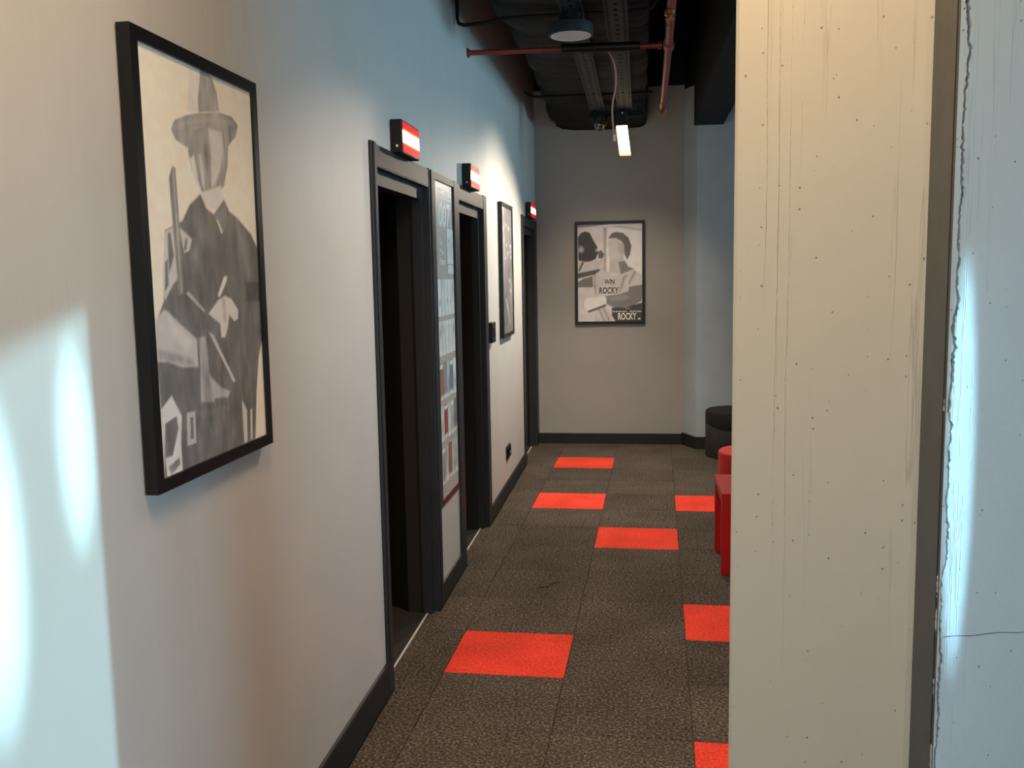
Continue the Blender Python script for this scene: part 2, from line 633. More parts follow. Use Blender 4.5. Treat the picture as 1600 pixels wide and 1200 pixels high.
def clip_poly(poly, x0, x1, y0, y1):
    for ax, lim, sgn in ((0, x0, 1), (0, x1, -1), (1, y0, 1), (1, y1, -1)):
        out = []
        for i in range(len(poly)):
            a, b = poly[i], poly[(i + 1) % len(poly)]
            da, db = (a[ax] - lim) * sgn, (b[ax] - lim) * sgn
            if da >= 0:
                out.append(a)
            if da * db < 0:
                t = da / (da - db)
                out.append((a[0] + (b[0] - a[0]) * t, a[1] + (b[1] - a[1]) * t))
        poly = out
        if len(poly) < 3:
            return []
    return poly


REDS = {(0, 2), (1, 6), (0, 8), (0, 11), (2, 8), (2, 3), (2, 0), (1, -2), (3, 5), (4, 10), (5, 2), (6, 7), (3, -3), (0, -4)}
tile_top = {}
for j in range(-6, 15):
    for i in range(-1, 9):
        a, b = TW * i, TD * j
        g = 0.0012
        cs = [(a + g, b + g), (a + TW - g, b + g), (a + TW - g, b + TD - g), (a + g, b + TD - g)]
        W = [(GX + x * ct - y * st, GY + x * st + y * ct) for x, y in cs]
        W = clip_poly(W, 0.003, 4.6, -0.4, END_Y - 0.014)
        if not W:
            continue
        cx_ = sum(p[0] for p in W) / len(W)
        cy_ = sum(p[1] for p in W) / len(W)
        dz = rng.uniform(-0.0007, 0.0007)
        bm = bmesh.new()
        lo = [bm.verts.new((x, y, -0.008)) for x, y in W]
        md = [bm.verts.new((x, y, -0.0015 + dz)) for x, y in W]
        tp = [bm.verts.new((x + (cx_ - x) * 0.008, y + (cy_ - y) * 0.008, dz)) for x, y in W]
        n = len(W)
        for A, B in ((lo, md), (md, tp)):
            for k in range(n):
                bm.faces.new((A[k], A[(k + 1) % n], B[(k + 1) % n], B[k]))
        bm.faces.new(tp)
        red = (i, j) in REDS
        o = obj('carpet_tile', bm, M_CARPETRED if red else M_CARPET, floor, label='bright red carpet tile' if red else None)

# small pulled loop of carpet yarn on the brown tiles
snag = obj('pulled_yarn', tube(bmesh.new(), [(0.44, 4.655, 0.001), (0.465, 4.665, 0.005), (0.49, 4.672, 0.004), (0.497, 4.70, 0.006), (0.515, 4.735, 0.004), (0.545, 4.762, 0.001)], 0.0022, 6), M_SUBFLOOR, floor, smooth=True, label='dark pulled thread')

# ---- long wall with three openings
bm = bmesh.new()
ys = [BACK_Y] + [y for d in DOORS for y in d] + [END_Y]
for k in range(0, len(ys), 2):
    box(bm, WX - 0.14, WX, ys[k], ys[k + 1], -0.1, CEIL)
for d0, d1 in DOORS:
    box(bm, WX - 0.14, WX, d0, d1, HEAD_Z, CEIL)
wall_left = obj('wall_left', bm, M_WALL, kind='structure')

# dark rooms behind the openings
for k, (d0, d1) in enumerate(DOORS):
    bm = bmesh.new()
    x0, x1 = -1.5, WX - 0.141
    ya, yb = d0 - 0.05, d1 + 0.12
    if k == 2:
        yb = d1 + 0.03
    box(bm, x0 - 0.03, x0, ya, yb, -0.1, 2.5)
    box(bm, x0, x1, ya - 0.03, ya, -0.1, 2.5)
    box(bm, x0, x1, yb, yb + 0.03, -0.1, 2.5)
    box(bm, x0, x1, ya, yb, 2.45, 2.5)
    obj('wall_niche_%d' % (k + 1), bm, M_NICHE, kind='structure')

# ---- end wall, back wall, hall wall with windows, ceiling
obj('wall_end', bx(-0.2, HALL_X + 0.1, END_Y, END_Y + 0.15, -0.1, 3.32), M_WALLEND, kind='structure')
obj('wall_end_upper', bx(-0.2, HALL_X + 0.1, END_Y, END_Y + 0.15, 3.32, CEIL), M_BLACKWALL, kind='structure')
obj('wall_back', bx(-0.2, HALL_X + 0.1, BACK_Y - 0.15, BACK_Y, -0.1, CEIL), M_WALL, kind='structure')
obj('ceiling', bx(-0.2, HALL_X + 0.2, BACK_Y - 0.15, END_Y + 0.15, CEIL, CEIL + 0.12), M_BLACKWALL, kind='structure')

WINS = [(1.45, 2.95, 0.70, 2.75), (3.4, 5.4, 0.9, 2.8), (6.0, 8.0, 0.9, 2.8)]
bm = bmesh.new()
prev = BACK_Y
for (a, b, z0, z1) in WINS:
    box(bm, HALL_X, HALL_X + 0.15, prev, a, -0.1, CEIL)
    box(bm, HALL_X, HALL_X + 0.15, a, b, -0.1, z0)
    box(bm, HALL_X, HALL_X + 0.15, a, b, z1, CEIL)
    prev = b
box(bm, HALL_X, HALL_X + 0.15, prev, END_Y, -0.1, CEIL)
obj('wall_right', bm, M_WALL, kind='structure')
for k, (a, b, z0, z1) in enumerate(WINS):
    w = thing('window_%d' % (k + 1), None, None, (HALL_X + 0.08, (a + b) / 2, z0), kind='structure')
    bm = bmesh.new()
    t = 0.05
    box(bm, HALL_X + 0.05, HALL_X + 0.10, a, a + t, z0, z1)
    box(bm, HALL_X + 0.05, HALL_X + 0.10, b - t, b, z0, z1)
    box(bm, HALL_X + 0.05, HALL_X + 0.10, a + t, b - t, z0, z0 + t)
    box(bm, HALL_X + 0.05, HALL_X + 0.10, a + t, b - t, z1 - t, z1)
    obj('window_frame', bm, M_TRIM, w)
    obj('pane', bx(HALL_X + 0.07, HALL_X + 0.076, a + t, b - t, z0 + t, z1 - t), M_GLASS if k == 0 else M_FROST, w)

# ---- pilaster beside the end wall and the black beam that rests on it
PIL_Y = 8.60
bm = bmesh.new()
prism(bm, [(1.375, END_Y), (1.476, PIL_Y), (HALL_X, PIL_Y), (HALL_X, END_Y)], -0.1, 3.28)
obj('wall_pilaster', bm, M_PILASTER, kind='structure')
bm = bmesh.new()
prism(bm, [(1.375, END_Y), (1.476, PIL_Y), (HALL_X, PIL_Y), (HALL_X, END_Y)], 3.28, CEIL)
obj('wall_pilaster_upper', bm, M_BLACKWALL, kind='structure')
obj('ceiling_beam', bx(1.448, 1.702, 2.4, PIL_Y, 2.92, CEIL), M_BLACKWALL, kind='structure')

# ---- baseboards
BH = 0.108


def base_run(name, y0, y1, h, x=WX):
    bm = bmesh.new()
    prism(bm, [(x, 0.0), (0.0, 0.0), (0.0, h - 0.012), (-0.003, h - 0.003), (x, h)], y0, y1, 'Y')
    return obj(name, bm, M_BASE, kind='structure')


base_run('baseboard_left_1', BACK_Y, 3.354, 0.135)
base_run('baseboard_left_2', 4.380, 4.877, BH)
base_run('baseboard_left_3', 5.929, 7.748, BH)
obj('baseboard_end', bx(WX, 1.372, END_Y - 0.013, END_Y, 0, 0.100, bevel=0.003), M_BASE, kind='structure')
bm = bmesh.new()
prism(bm, [(1.358, END_Y - 0.013), (1.468, PIL_Y - 0.014), (4.5, PIL_Y - 0.014), (4.5, PIL_Y), (1.478, PIL_Y), (1.372, END_Y)], 0, 0.112)
obj('baseboard_pilaster', bm, M_BASE, kind='structure')

# ---- door frames
CF = 0.000            # casing front


def doorway(n, o0, o1, l0, r1, headz=2.122):
    """casing from l0 to r1, opening o0..o1, with a recessed inner frame and a metal threshold."""
    d = thing('door_%d' % n, None, None, (0, (o0 + o1) / 2, 0), kind='structure')
    obj('casing_post', bx(WX, CF, l0, o0, 0, headz + 0.006, bevel=0.003), M_TRIM, d)
    obj('casing_post', bx(WX, CF, o1, r1, 0, headz + 0.006, bevel=0.003), M_TRIM, d)
    obj('casing_header', bx(WX, CF - 0.002, o0, o1, HEAD_Z, headz, bevel=0.002), M_TRIM, d)
    bm = bmesh.new()
    a, b = -0.075, -0.031
    box(bm, a, b, o0, o0 + 0.045, 0, HEAD_Z)
    box(bm, a, b, o1 - 0.045, o1, 0, HEAD_Z)
    box(bm, a, b, o0 + 0.045, o1 - 0.045, HEAD_Z - 0.062, HEAD_Z)
    obj('inner_frame', bm, M_TRIM, d)
    bm = bmesh.new()
    box(bm, -0.0305, CF - 0.001, o0, o0 + 0.003, 0, HEAD_Z)
    box(bm, -0.0305, CF - 0.001, o1 - 0.003, o1, 0, HEAD_Z)
    box(bm, -0.0305, CF - 0.003, o0 + 0.003, o1 - 0.003, HEAD_Z - 0.003, HEAD_Z)
    obj('casing_reveal', bm, M_TRIM, d)
    bm = bmesh.new()
    box(bm, -0.153, -0.0755, o0 - 0.002, o0 + 0.03, 0, HEAD_Z)
    box(bm, -0.153, -0.0755, o1 - 0.03, o1 + 0.002, 0, HEAD_Z)
    box(bm, -0.153, -0.0755, o0 + 0.03, o1 - 0.03, HEAD_Z - 0.045, HEAD_Z + 0.002)
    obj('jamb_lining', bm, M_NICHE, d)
    obj('threshold', bx(-0.060, -0.052, o0 + 0.045, o1 - 0.045, -0.008, 0.003), M_STEEL, d)
    obj('sill_carpet', bx(-0.8, -0.061, o0 - 0.03, o1 + 0.03, -0.008, 0.0), M_SUBFLOOR, d)
    obj('sill_carpet', bx(-0.051, 0.002, o0, o1, -0.008, -0.001), M_CARPET, d)
    return d


d1 = doorway(1, *DOORS[0], 3.356, 4.378)
d2 = doorway(2, *DOORS[1], 4.879, 5.927)
d3 = doorway(3, *DOORS[2], 7.750, 8.836)
# raised outer bead on the first frame
obj('casing_bead', bx(CF - 0.001, CF + 0.006, 3.372, 3.394, 0.135, 2.126, bevel=0.003), M_TRIM, d1)
obj('casing_bead', bx(CF - 0.001, CF + 0.006, 4.316, 4.338, 0.0, 2.122, bevel=0.003), M_TRIM, d1)

# ---- grey board between the first two doors
board = thing('poster_board', 'tall narrow grey board of small film posters between two dark doorways', 'poster board', (WX, 4.64, 0.498))
obj('backing', bx(WX, -0.0100, 4.382, 4.876, 0.49, 2.10), M_GREYCARD, board)
bm = bmesh.new()
box(bm, WX, CF - 0.001, 4.380, 4.424, 0.49, 2.124)
box(bm, WX, CF - 0.001, 4.424, 4.877, 2.092, 2.124)
box(bm, WX, CF - 0.006, 4.424, 4.446, 0.49, 2.092)
box(bm, WX, CF - 0.006, 4.862, 4.877, 0.49, 2.092)
obj('board_frame', bm, M_TRIM, board)
obj('bottom_rail', bx(WX, -0.004, 4.446, 4.862, 0.486, 0.514), M_DARKRED, board, label='dark red rail')


def on_left(y0, z0, x):
    return lambda u, v, d: (x + d, y0 + u, z0 + v)




def by(y):
    return 4.450 + (y - 4.352) * 1.02


def bz(z):
    return 1.629 + (z - 1.629) * 1.009


def PB(u, v, d):
    return (-0.0098 + d, by(u), bz(v))

obj('lettering', text_bm('JAMES BOND', 4.44, 2.020, 0.30, 0.030, PB, 0.0004, 0.03), M_INKWHITE, board)
bm = bmesh.new()
for z in (2.056, 2.010):
    box(bm, -0.0105, -0.0092, by(4.44), by(4.74), bz(z) - 0.0025, bz(z) + 0.0025)
obj('rule', bm, M_INKWHITE, board)
obj('lettering', text_bm('007', 4.43, 1.868, 0.27, 0.125, PB, 0.0004, 0.022, 0.16), M_INKWHITE, board)
for s_, z, w_ in (('The', 1.778, 0.055), ('Movie', 1.733, 0.095), ('Posters', 1.686, 0.125)):
    obj('lettering', text_bm(s_, 4.43, z, w_, 0.032, PB, 0.0004, 0.025), M_INKWHITE, board)
# two larger sheets at the top, then rows of small ones: each sheet is a piece of its own


def mini_poster(y0, y1, z0, z1, tone):
    s = Sheet(y1 - y0, z1 - z0, 9, 18, tone)
    t = np.array(tone)
    s.poly([(0.0, 0.0), (1, 0.0), (1, rng.uniform(0.08, 0.2)), (0, rng.uniform(0.08, 0.2))], (0.85, 0.88, 0.85), 0.01)
    for _ in range(3):
        c = np.clip(t * rng.uniform(0.35, 1.5) + rng.uniform(-0.05, 0.05, 3), 0.02, 0.92)
        cu, cv = rng.uniform(0.2, 0.8), rng.uniform(0.25, 0.9)
        s.blot(cu, cv, rng.uniform(0.15, 0.45), rng.uniform(0.06, 0.3), c, 0.9)
    if rng.uniform() < 0.35:
        s.poly([(0.0, 0.86), (1, 0.86), (1, 0.97), (0, 0.97)], (0.88, 0.90, 0.87), 0.01)
    return s.build('small_poster', lambda u, v, d: PB(y0 + u, z0 + v, 0.0012), board)


PALE = [(0.74, 0.78, 0.74), (0.58, 0.60, 0.55), (0.84, 0.88, 0.85), (0.62, 0.60, 0.52), (0.46, 0.45, 0.42)]
mini_poster(4.60, 4.675, 1.690, 1.868, PALE[2])
mini_poster(4.68, 4.752, 1.690, 1.868, PALE[0])
mini_poster(4.605, 4.675, 1.640, 1.684, PALE[2])
mini_poster(4.68, 4.752, 1.640, 1.684, PALE[2])
ROWS = [(1.432, 1.612), (1.236, 1.408), (1.016, 1.200), (0.812, 0.988), (0.592, 0.780)]
ACC = [(0.50, 0.10, 0.08), (0.20, 0.24, 0.38), (0.42, 0.20, 0.14), (0.30, 0.32, 0.36)]
for ri, (z0, z1) in enumerate(ROWS):
    n = 5
    for k in range(n):
        y0 = 4.358 + k * 0.0795
        tone = PALE[int(rng.integers(len(PALE)))]
        if rng.uniform() < (0.06, 0.12, 0.35, 0.4, 0.5)[ri]:
            tone = ACC[int(rng.integers(len(ACC)))]
        if ri >= 3:
            tone = tuple(c * 0.75 for c in tone)
        mini_poster(y0, y0 + 0.074, z0, z1, tone)

# ================================================================== PICTURES ON THE WALLS
def picture_frame(root, y0, y1, z0, z1, w, thick, inset):
    """black frame on the long wall: four mitred rails."""
    for q in (((y0, z0), (y1, z0), (y1 - w, z0 + w), (y0 + w, z0 + w)), ((y1, z0), (y1, z1), (y1 - w, z1 - w), (y1 - w, z0 + w)),
              ((y1, z1), (y0, z1), (y0 + w, z1 - w), (y1 - w, z1 - w)), ((y0, z1), (y0, z0), (y0 + w, z0 + w), (y0 + w, z1 - w))):
        bm = bmesh.new()
        prism(bm, [(a, b) for a, b in q], WX + 0.003, WX + thick, 'X')
        obj('frame_rail', bm, M_FRAMEBLK, root)


P1 = (1.697, 2.284, 1.204, 2.116)
pic1 = thing('framed_picture', 'large black framed print of a figure in a tall hat, nearest on the pale wall', 'picture', (WX, 1.97, 1.2))
picture_frame(pic1, *P1, 0.027, 0.030, 0.012)
obj('backing', bx(WX + 0.003, WX + 0.022, P1[0] + 0.01, P1[1] - 0.01, P1[2] + 0.01, P1[3] - 0.01), M_BLACK, pic1)
A1 = (P1[0] + 0.024, P1[1] - 0.024, P1[2] + 0.024, P1[3] - 0.024)
s1 = Sheet(A1[1] - A1[0], A1[3] - A1[2], 170, 290, (0.735, 0.665, 0.58))
s1.poly([(0.408, 0.985), (0.509, 0.999), (0.485, 0.961), (0.473, 0.888), (0.374, 0.881)], 0.6, 0.006, 0.8)
s1.poly([(0.506, 0.998), (0.544, 1.002), (0.606, 0.992), (0.647, 0.961), (0.664, 0.91), (0.471, 0.888), (0.472, 0.922), (0.492, 0.962)], 0.3, 0.003, 1.0)
s1.poly([(0.549, 0.998), (0.599, 0.988), (0.623, 0.962), (0.626, 0.913), (0.577, 0.904), (0.552, 0.953)], 0.38, 0.02, 0.7)
s1.poly([(0.366, 0.836), (0.545, 0.862), (0.69, 0.866), (0.735, 0.826), (0.719, 0.77), (0.673, 0.717), (0.592, 0.679), (0.519, 0.669), (0.455, 0.691), (0.387, 0.738), (0.363, 0.78)], 0.24, 0.004, 1.0)
s1.poly([(0.547, 0.857), (0.676, 0.86), (0.686, 0.812), (0.644, 0.755), (0.587, 0.712), (0.55, 0.706), (0.566, 0.789)], 0.56, 0.012, 0.9)
s1.poly([(0.376, 0.766), (0.411, 0.778), (0.437, 0.716), (0.465, 0.686), (0.423, 0.699), (0.391, 0.732)], 0.62, 0.006, 0.9)
s1.poly([(0.45, 0.781), (0.475, 0.784), (0.492, 0.739), (0.489, 0.693), (0.469, 0.705)], 0.6, 0.008, 0.8)
s1.poly([(0.234, 0.824), (0.263, 0.848), (0.359, 0.869), (0.471, 0.886), (0.663, 0.907), (0.787, 0.909), (0.846, 0.891), (0.816, 0.857), (0.73, 0.824), (0.688, 0.858), (0.55, 0.859), (0.432, 0.847), (0.357, 0.791), (0.264, 0.803)], 0.27, 0.003, 1.0)
s1.poly([(0.28, 0.833), (0.358, 0.86), (0.469, 0.879), (0.659, 0.899), (0.786, 0.901), (0.816, 0.89), (0.679, 0.872), (0.558, 0.867), (0.409, 0.849)], 0.36, 0.015, 0.8)
s1.poly([(0.466, 0.689), (0.642, 0.715), (0.677, 0.669), (0.627, 0.638), (0.539, 0.652), (0.47, 0.654)], 0.58, 0.005, 1.0)
s1.poly([(0.349, 0.651), (0.448, 0.683), (0.492, 0.65), (0.56, 0.636), (0.666, 0.679), (0.711, 0.65), (0.799, 0.633), (0.93, 0.594), (1.008, 0.547), (0.995, 0.401), (1.014, 0.306), (0.947, 0.234), (0.907, 0.142), (0.863, -0.008), (0.41, -0.011), (0.028, -0.008), (0.037, 0.089), (0.03, 0.196), (0.019, 0.287), (0.046, 0.375), (0.101, 0.418), (0.126, 0.493), (0.143, 0.583), (0.23, 0.6), (0.283, 0.61)], 0.115, 0.005, 1.0)
s1.poly([(0.559, 0.631), (0.677, 0.669), (0.693, 0.624), (0.635, 0.586), (0.591, 0.612)], 0.16, 0.004, 1.0)
s1.poly([(0.582, 0.625), (0.599, 0.622), (0.637, 0.593), (0.623, 0.586)], 0.55, 0.002, 1.0)
s1.poly([(0.364, 0.621), (0.434, 0.639), (0.455, 0.575), (0.424, 0.477), (0.345, 0.525)], 0.17, 0.02, 0.7)
s1.poly([(0.793, 0.601), (0.911, 0.568), (0.936, 0.476), (0.851, 0.477), (0.808, 0.539)], 0.18, 0.03, 0.7)
s1.poly([(0.643, 0.563), (0.716, 0.547), (0.729, 0.477), (0.641, 0.486)], 0.09, 0.03, 0.7)
s1.poly([(0.142, 0.58), (0.234, 0.598), (0.354, 0.567), (0.326, 0.538), (0.262, 0.53), (0.242, 0.478), (0.177, 0.455), (0.111, 0.418), (0.101, 0.463)], 0.5, 0.004, 1.0)
s1.poly([(0.161, 0.576), (0.181, 0.581), (0.2, 0.524), (0.152, 0.478)], 0.13, 0.003, 1.0)
s1.poly([(0.233, 0.588), (0.258, 0.586), (0.283, 0.532), (0.251, 0.524), (0.235, 0.547)], 0.13, 0.003, 1.0)
s1.poly([(0.128, 0.508), (0.149, 0.516), (0.147, 0.455), (0.115, 0.44)], 0.13, 0.003, 1.0)
s1.poly([(0.301, 0.568), (0.317, 0.569), (0.301, 0.54), (0.279, 0.537)], 0.13, 0.003, 1.0)
s1.poly([(0.196, 0.708), (0.227, 0.738), (0.251, 0.735), (0.264, 0.434), (0.217, 0.428)], 0.2, 0.003, 1.0)
s1.poly([(0.226, 0.733), (0.236, 0.734), (0.249, 0.434), (0.238, 0.434)], 0.42, 0.003, 0.8)
s1.poly([(0.032, 0.375), (0.097, 0.397), (0.125, 0.393), (0.218, 0.358), (0.348, 0.317), (0.346, 0.247), (0.213, 0.254), (0.102, 0.274), (0.022, 0.278)], 0.44, 0.005, 1.0)
s1.poly([(0.123, 0.38), (0.231, 0.345), (0.304, 0.311), (0.257, 0.292), (0.153, 0.333)], 0.55, 0.015, 0.8)
s1.poly([(0.033, 0.308), (0.296, 0.271), (0.324, 0.25), (0.047, 0.282)], 0.22, 0.01, 0.7)
s1.poly([(0.462, 0.378), (0.564, 0.413), (0.628, 0.422), (0.69, 0.411), (0.75, 0.381), (0.745, 0.356), (0.704, 0.351), (0.656, 0.37), (0.637, 0.335), (0.606, 0.311), (0.569, 0.312), (0.564, 0.35), (0.507, 0.364)], 0.56, 0.004, 1.0)
s1.poly([(0.59, 0.416), (0.627, 0.415), (0.628, 0.356), (0.601, 0.349)], 0.36, 0.006, 0.7)
s1.poly([(0.554, 0.423), (0.626, 0.474), (0.657, 0.474), (0.648, 0.46), (0.578, 0.419)], 0.58, 0.003, 1.0)
s1.poly([(0.274, 0.434), (0.306, 0.435), (0.441, 0.385), (0.444, 0.346), (0.374, 0.332), (0.271, 0.364), (0.257, 0.4)], 0.095, 0.005, 1.0)
s1.poly([(0.274, 0.434), (0.301, 0.437), (0.435, 0.386), (0.423, 0.383)], 0.4, 0.002, 1.0)
s1.poly([(0.847, 0.457), (1.028, 0.457), (1.032, 0.399), (0.837, 0.404)], 0.055, 0.003, 1.0)
s1.poly([(0.355, 0.321), (0.428, 0.321), (0.439, 0.229), (0.476, 0.146), (0.35, 0.155), (0.363, 0.251)], 0.26, 0.004, 1.0)
s1.poly([(0.453, 0.332), (0.498, 0.32), (0.685, 0.187), (0.665, 0.183)], 0.46, 0.003, 1.0)
s1.poly([(0.432, 0.222), (0.532, 0.182), (0.628, 0.161), (0.6, 0.149), (0.472, 0.156)], 0.36, 0.006, 1.0)
s1.poly([(0.37, 0.316), (0.393, 0.315), (0.374, 0.159), (0.352, 0.161)], 0.36, 0.003, 0.7)
s1.poly([(0.271, 0.144), (0.437, 0.129), (0.621, 0.126), (0.608, 0.06), (0.424, 0.062), (0.364, 0.111)], 0.15, 0.01, 0.8)
s1.poly([(0.033, 0.166), (0.116, 0.192), (0.185, 0.136), (0.168, 0.075), (0.168, -0.008), (0.047, -0.01)], 0.58, 0.004, 1.0)
s1.poly([(0.055, 0.13), (0.145, 0.14), (0.154, 0.108), (0.097, 0.048), (0.039, 0.049)], 0.12, 0.004, 1.0)
s1.poly([(0.063, 0.025), (0.146, 0.038), (0.153, 0.021), (0.079, 0.004)], 0.1, 0.005, 0.8)
s1.poly([(0.228, 0.14), (0.297, 0.138), (0.292, 0.057), (0.217, 0.058)], 0.42, 0.003, 1.0)
s1.poly([(0.252, 0.126), (0.278, 0.125), (0.273, 0.071), (0.246, 0.071)], 0.13, 0.003, 1.0)
s1.poly([(0.741, 0.128), (0.79, 0.096), (0.779, 0.005), (0.744, 0.002)], 0.52, 0.004, 1.0)
s1.poly([(0.825, 0.093), (0.847, 0.095), (0.837, 0.01), (0.815, 0.005)], 0.5, 0.003, 1.0)
s1.grain(0.03)
paper = s1.C.copy()
s1.grain(0.20, (26, 20))
s1.grain(0.12, (60, 30))
dark = np.clip((0.40 - paper.mean(2)) / 0.12, 0, 1)[..., None]
s1.C = paper * (1 - dark) + s1.C * dark      # brushy tone inside the dark shapes only
s1.grain(0.02, (60, 100))
s1.C = np.clip(0.045 + s1.C * 1.30, 0, 0.95)   # glass reflection haze put into the print: blacks lifted to grey

s1.build('print', on_left(A1[0], A1[2], WX + 0.0235), pic1)

P3 = (6.470, 7.030, 1.182, 2.138)
pic3 = thing('framed_picture', 'black framed murky grey print between the second and third doorways', 'picture', (WX, 6.64, 1.19))
picture_frame(pic3, *P3, 0.027, 0.030, 0.012)
obj('backing', bx(WX + 0.003, WX + 0.022, P3[0] + 0.01, P3[1] - 0.01, P3[2] + 0.01, P3[3] - 0.01), M_BLACK, pic3)
s3 = Sheet(P3[1] - P3[0] - 0.05, P3[3] - P3[2] - 0.05, 60, 120, (0.17, 0.16, 0.17))
s3.blot(0.0, 0.85, 0.35, 0.35, (0.62, 0.58, 0.58), 0.9)
s3.blot(0.05, 0.5, 0.25, 0.3, (0.36, 0.34, 0.36), 0.8)
for _ in range(14):
    s3.blot(rng.uniform(0.1, 0.9), rng.uniform(0.1, 0.95), rng.uniform(0.06, 0.16), rng.uniform(0.05, 0.25), rng.uniform(0.06, 0.30), 0.5)
for cu, cv in ((0.45, 0.70), (0.85, 0.70), (0.85, 0.655), (0.85, 0.61), (0.55, 0.64), (0.35, 0.60), (0.65, 0.84), (0.45, 0.86), (0.8, 0.34), (0.7, 0.42)):
    s3.blot(cu, cv, 0.07, 0.018, 0.68, 0.9)
s3.poly([(0.25, 0.28), (0.32, 0.28), (0.75, 0.06), (0.70, 0.06)], 0.46, 0.01, 0.9)
s3.poly([(0.93, 0.33), (0.99, 0.50), (0.99, 0.22)], 0.44, 0.02, 0.8)
s3.grain(0.16, (14, 24))
s3.build('print', on_left(P3[0] + 0.025, P3[2] + 0.025, WX + 0.0235), pic3)

# picture on the end wall
P2 = (0.362, 1.016, 1.150, 2.113)
pic2 = thing('framed_picture', 'black framed lilac grey boxing poster with pale title on the end wall', 'picture', (0.69, END_Y, 1.15))
w = 0.026
x0, x1, z0, z1 = P2
for q in (((x0, z0), (x1, z0), (x1 - w, z0 + w), (x0 + w, z0 + w)), ((x1, z0), (x1, z1), (x1 - w, z1 - w), (x1 - w, z0 + w)),
          ((x1, z1), (x0, z1), (x0 + w, z1 - w), (x1 - w, z1 - w)), ((x0, z1), (x0, z0), (x0 + w, z0 + w), (x0 + w, z1 - w))):
    bm = bmesh.new()
    prism(bm, list(q), END_Y - 0.034, END_Y - 0.002, 'Y')
    obj('frame_rail', bm, M_FRAMEBLK, pic2)
obj('backing', bx(x0 + 0.01, x1 - 0.01, END_Y - 0.016, END_Y - 0.002, z0 + 0.01, z1 - 0.01), M_BLACK, pic2)
A2 = (x0 + 0.024, x1 - 0.024, z0 + 0.024, z1 - 0.024)
s2 = Sheet(A2[1] - A2[0], A2[3] - A2[2], 120, 180, (0.66, 0.60, 0.61))
s2.poly([(0.004, 1.02), (1.015, 1.004), (1.014, -0.011), (-0.011, -0.004)], (0.6, 0.558, 0.57), 0.001, 1.0)
s2.poly([(0.449, 0.962), (1.015, 0.912), (1.015, 0.481), (0.445, 0.488)], (0.7, 0.651, 0.665), 0.02, 1.0)
s2.poly([(0.004, 1.01), (0.488, 0.994), (0.254, 0.975), (0.003, 0.964)], (0.22, 0.205, 0.209), 0.01, 1.0)
s2.poly([(0.551, 0.971), (0.628, 0.985), (1.0, 0.933), (1.0, 0.917)], (0.45, 0.419, 0.427), 0.01, 1.0)
s2.poly([(0.407, 0.963), (0.454, 0.962), (0.441, 0.509), (0.403, 0.509)], (0.36, 0.335, 0.342), 0.008, 1.0)
s2.poly([(-0.002, 0.618), (0.407, 0.644), (0.406, 0.519), (0.297, 0.536), (-0.003, 0.504)], (0.5, 0.465, 0.475), 0.02, 1.0)
s2.poly([(0.009, 0.871), (0.057, 0.912), (0.12, 0.926), (0.191, 0.913), (0.253, 0.831), (0.307, 0.769), (0.322, 0.707), (0.282, 0.645), (0.203, 0.62), (0.116, 0.616), (0.014, 0.633)], (0.055, 0.051, 0.052), 0.006, 1.0)
s2.poly([(0.016, 0.742), (0.055, 0.778), (0.094, 0.751), (0.078, 0.715), (0.023, 0.721)], (0.5, 0.465, 0.475), 0.03, 0.8)
s2.poly([(0.28, 0.743), (0.311, 0.748), (0.314, 0.722), (0.286, 0.72)], (0.5, 0.465, 0.475), 0.012, 0.8)
s2.poly([(0.069, 0.617), (0.105, 0.611), (0.028, 0.514), (0.009, 0.524)], (0.1, 0.093, 0.095), 0.005, 1.0)
s2.poly([(0.322, 0.717), (0.369, 0.737), (0.416, 0.685), (0.384, 0.646), (0.321, 0.653)], (0.12, 0.112, 0.114), 0.006, 1.0)
s2.poly([(0.502, 0.673), (0.705, 0.681), (0.735, 0.578), (0.672, 0.485), (0.492, 0.498)], (0.48, 0.446, 0.456), 0.01, 1.0)
s2.poly([(0.634, 0.61), (0.735, 0.619), (0.782, 0.561), (0.875, 0.535), (0.672, 0.47)], (0.2, 0.186, 0.19), 0.01, 1.0)
s2.poly([(0.472, 0.833), (0.597, 0.862), (0.721, 0.804), (0.748, 0.711), (0.708, 0.671), (0.626, 0.628), (0.533, 0.64), (0.478, 0.684)], (0.52, 0.484, 0.494), 0.008, 1.0)
s2.poly([(0.596, 0.816), (0.721, 0.794), (0.736, 0.691), (0.673, 0.661), (0.635, 0.733)], (0.38, 0.353, 0.361), 0.03, 0.7)
s2.poly([(0.472, 0.847), (0.535, 0.904), (0.612, 0.915), (0.706, 0.902), (0.791, 0.852), (0.832, 0.772), (0.813, 0.679), (0.763, 0.629), (0.729, 0.681), (0.721, 0.784), (0.674, 0.825), (0.581, 0.855)], (0.13, 0.121, 0.123), 0.008, 1.0)
s2.poly([(0.249, 0.519), (0.344, 0.525), (0.493, 0.508), (0.563, 0.466), (0.68, 0.485), (0.86, 0.535), (0.968, 0.49), (1.007, 0.378), (0.797, 0.339), (0.749, 0.298), (0.436, 0.254), (0.443, 0.155), (0.56, -0.001), (0.244, 0.001), (0.301, 0.24), (0.239, 0.345)], (0.52, 0.484, 0.494), 0.008, 1.0)
s2.poly([(0.249, 0.49), (0.277, 0.49), (0.287, 0.261), (0.262, 0.251)], (0.28, 0.26, 0.266), 0.012, 0.8)
s2.poly([(0.703, 0.464), (0.782, 0.484), (0.719, 0.402), (0.656, 0.299), (0.64, 0.299)], (0.28, 0.26, 0.266), 0.012, 0.8)
s2.poly([(0.781, 0.401), (0.875, 0.514), (0.906, 0.503), (0.797, 0.37)], (0.28, 0.26, 0.266), 0.012, 0.8)
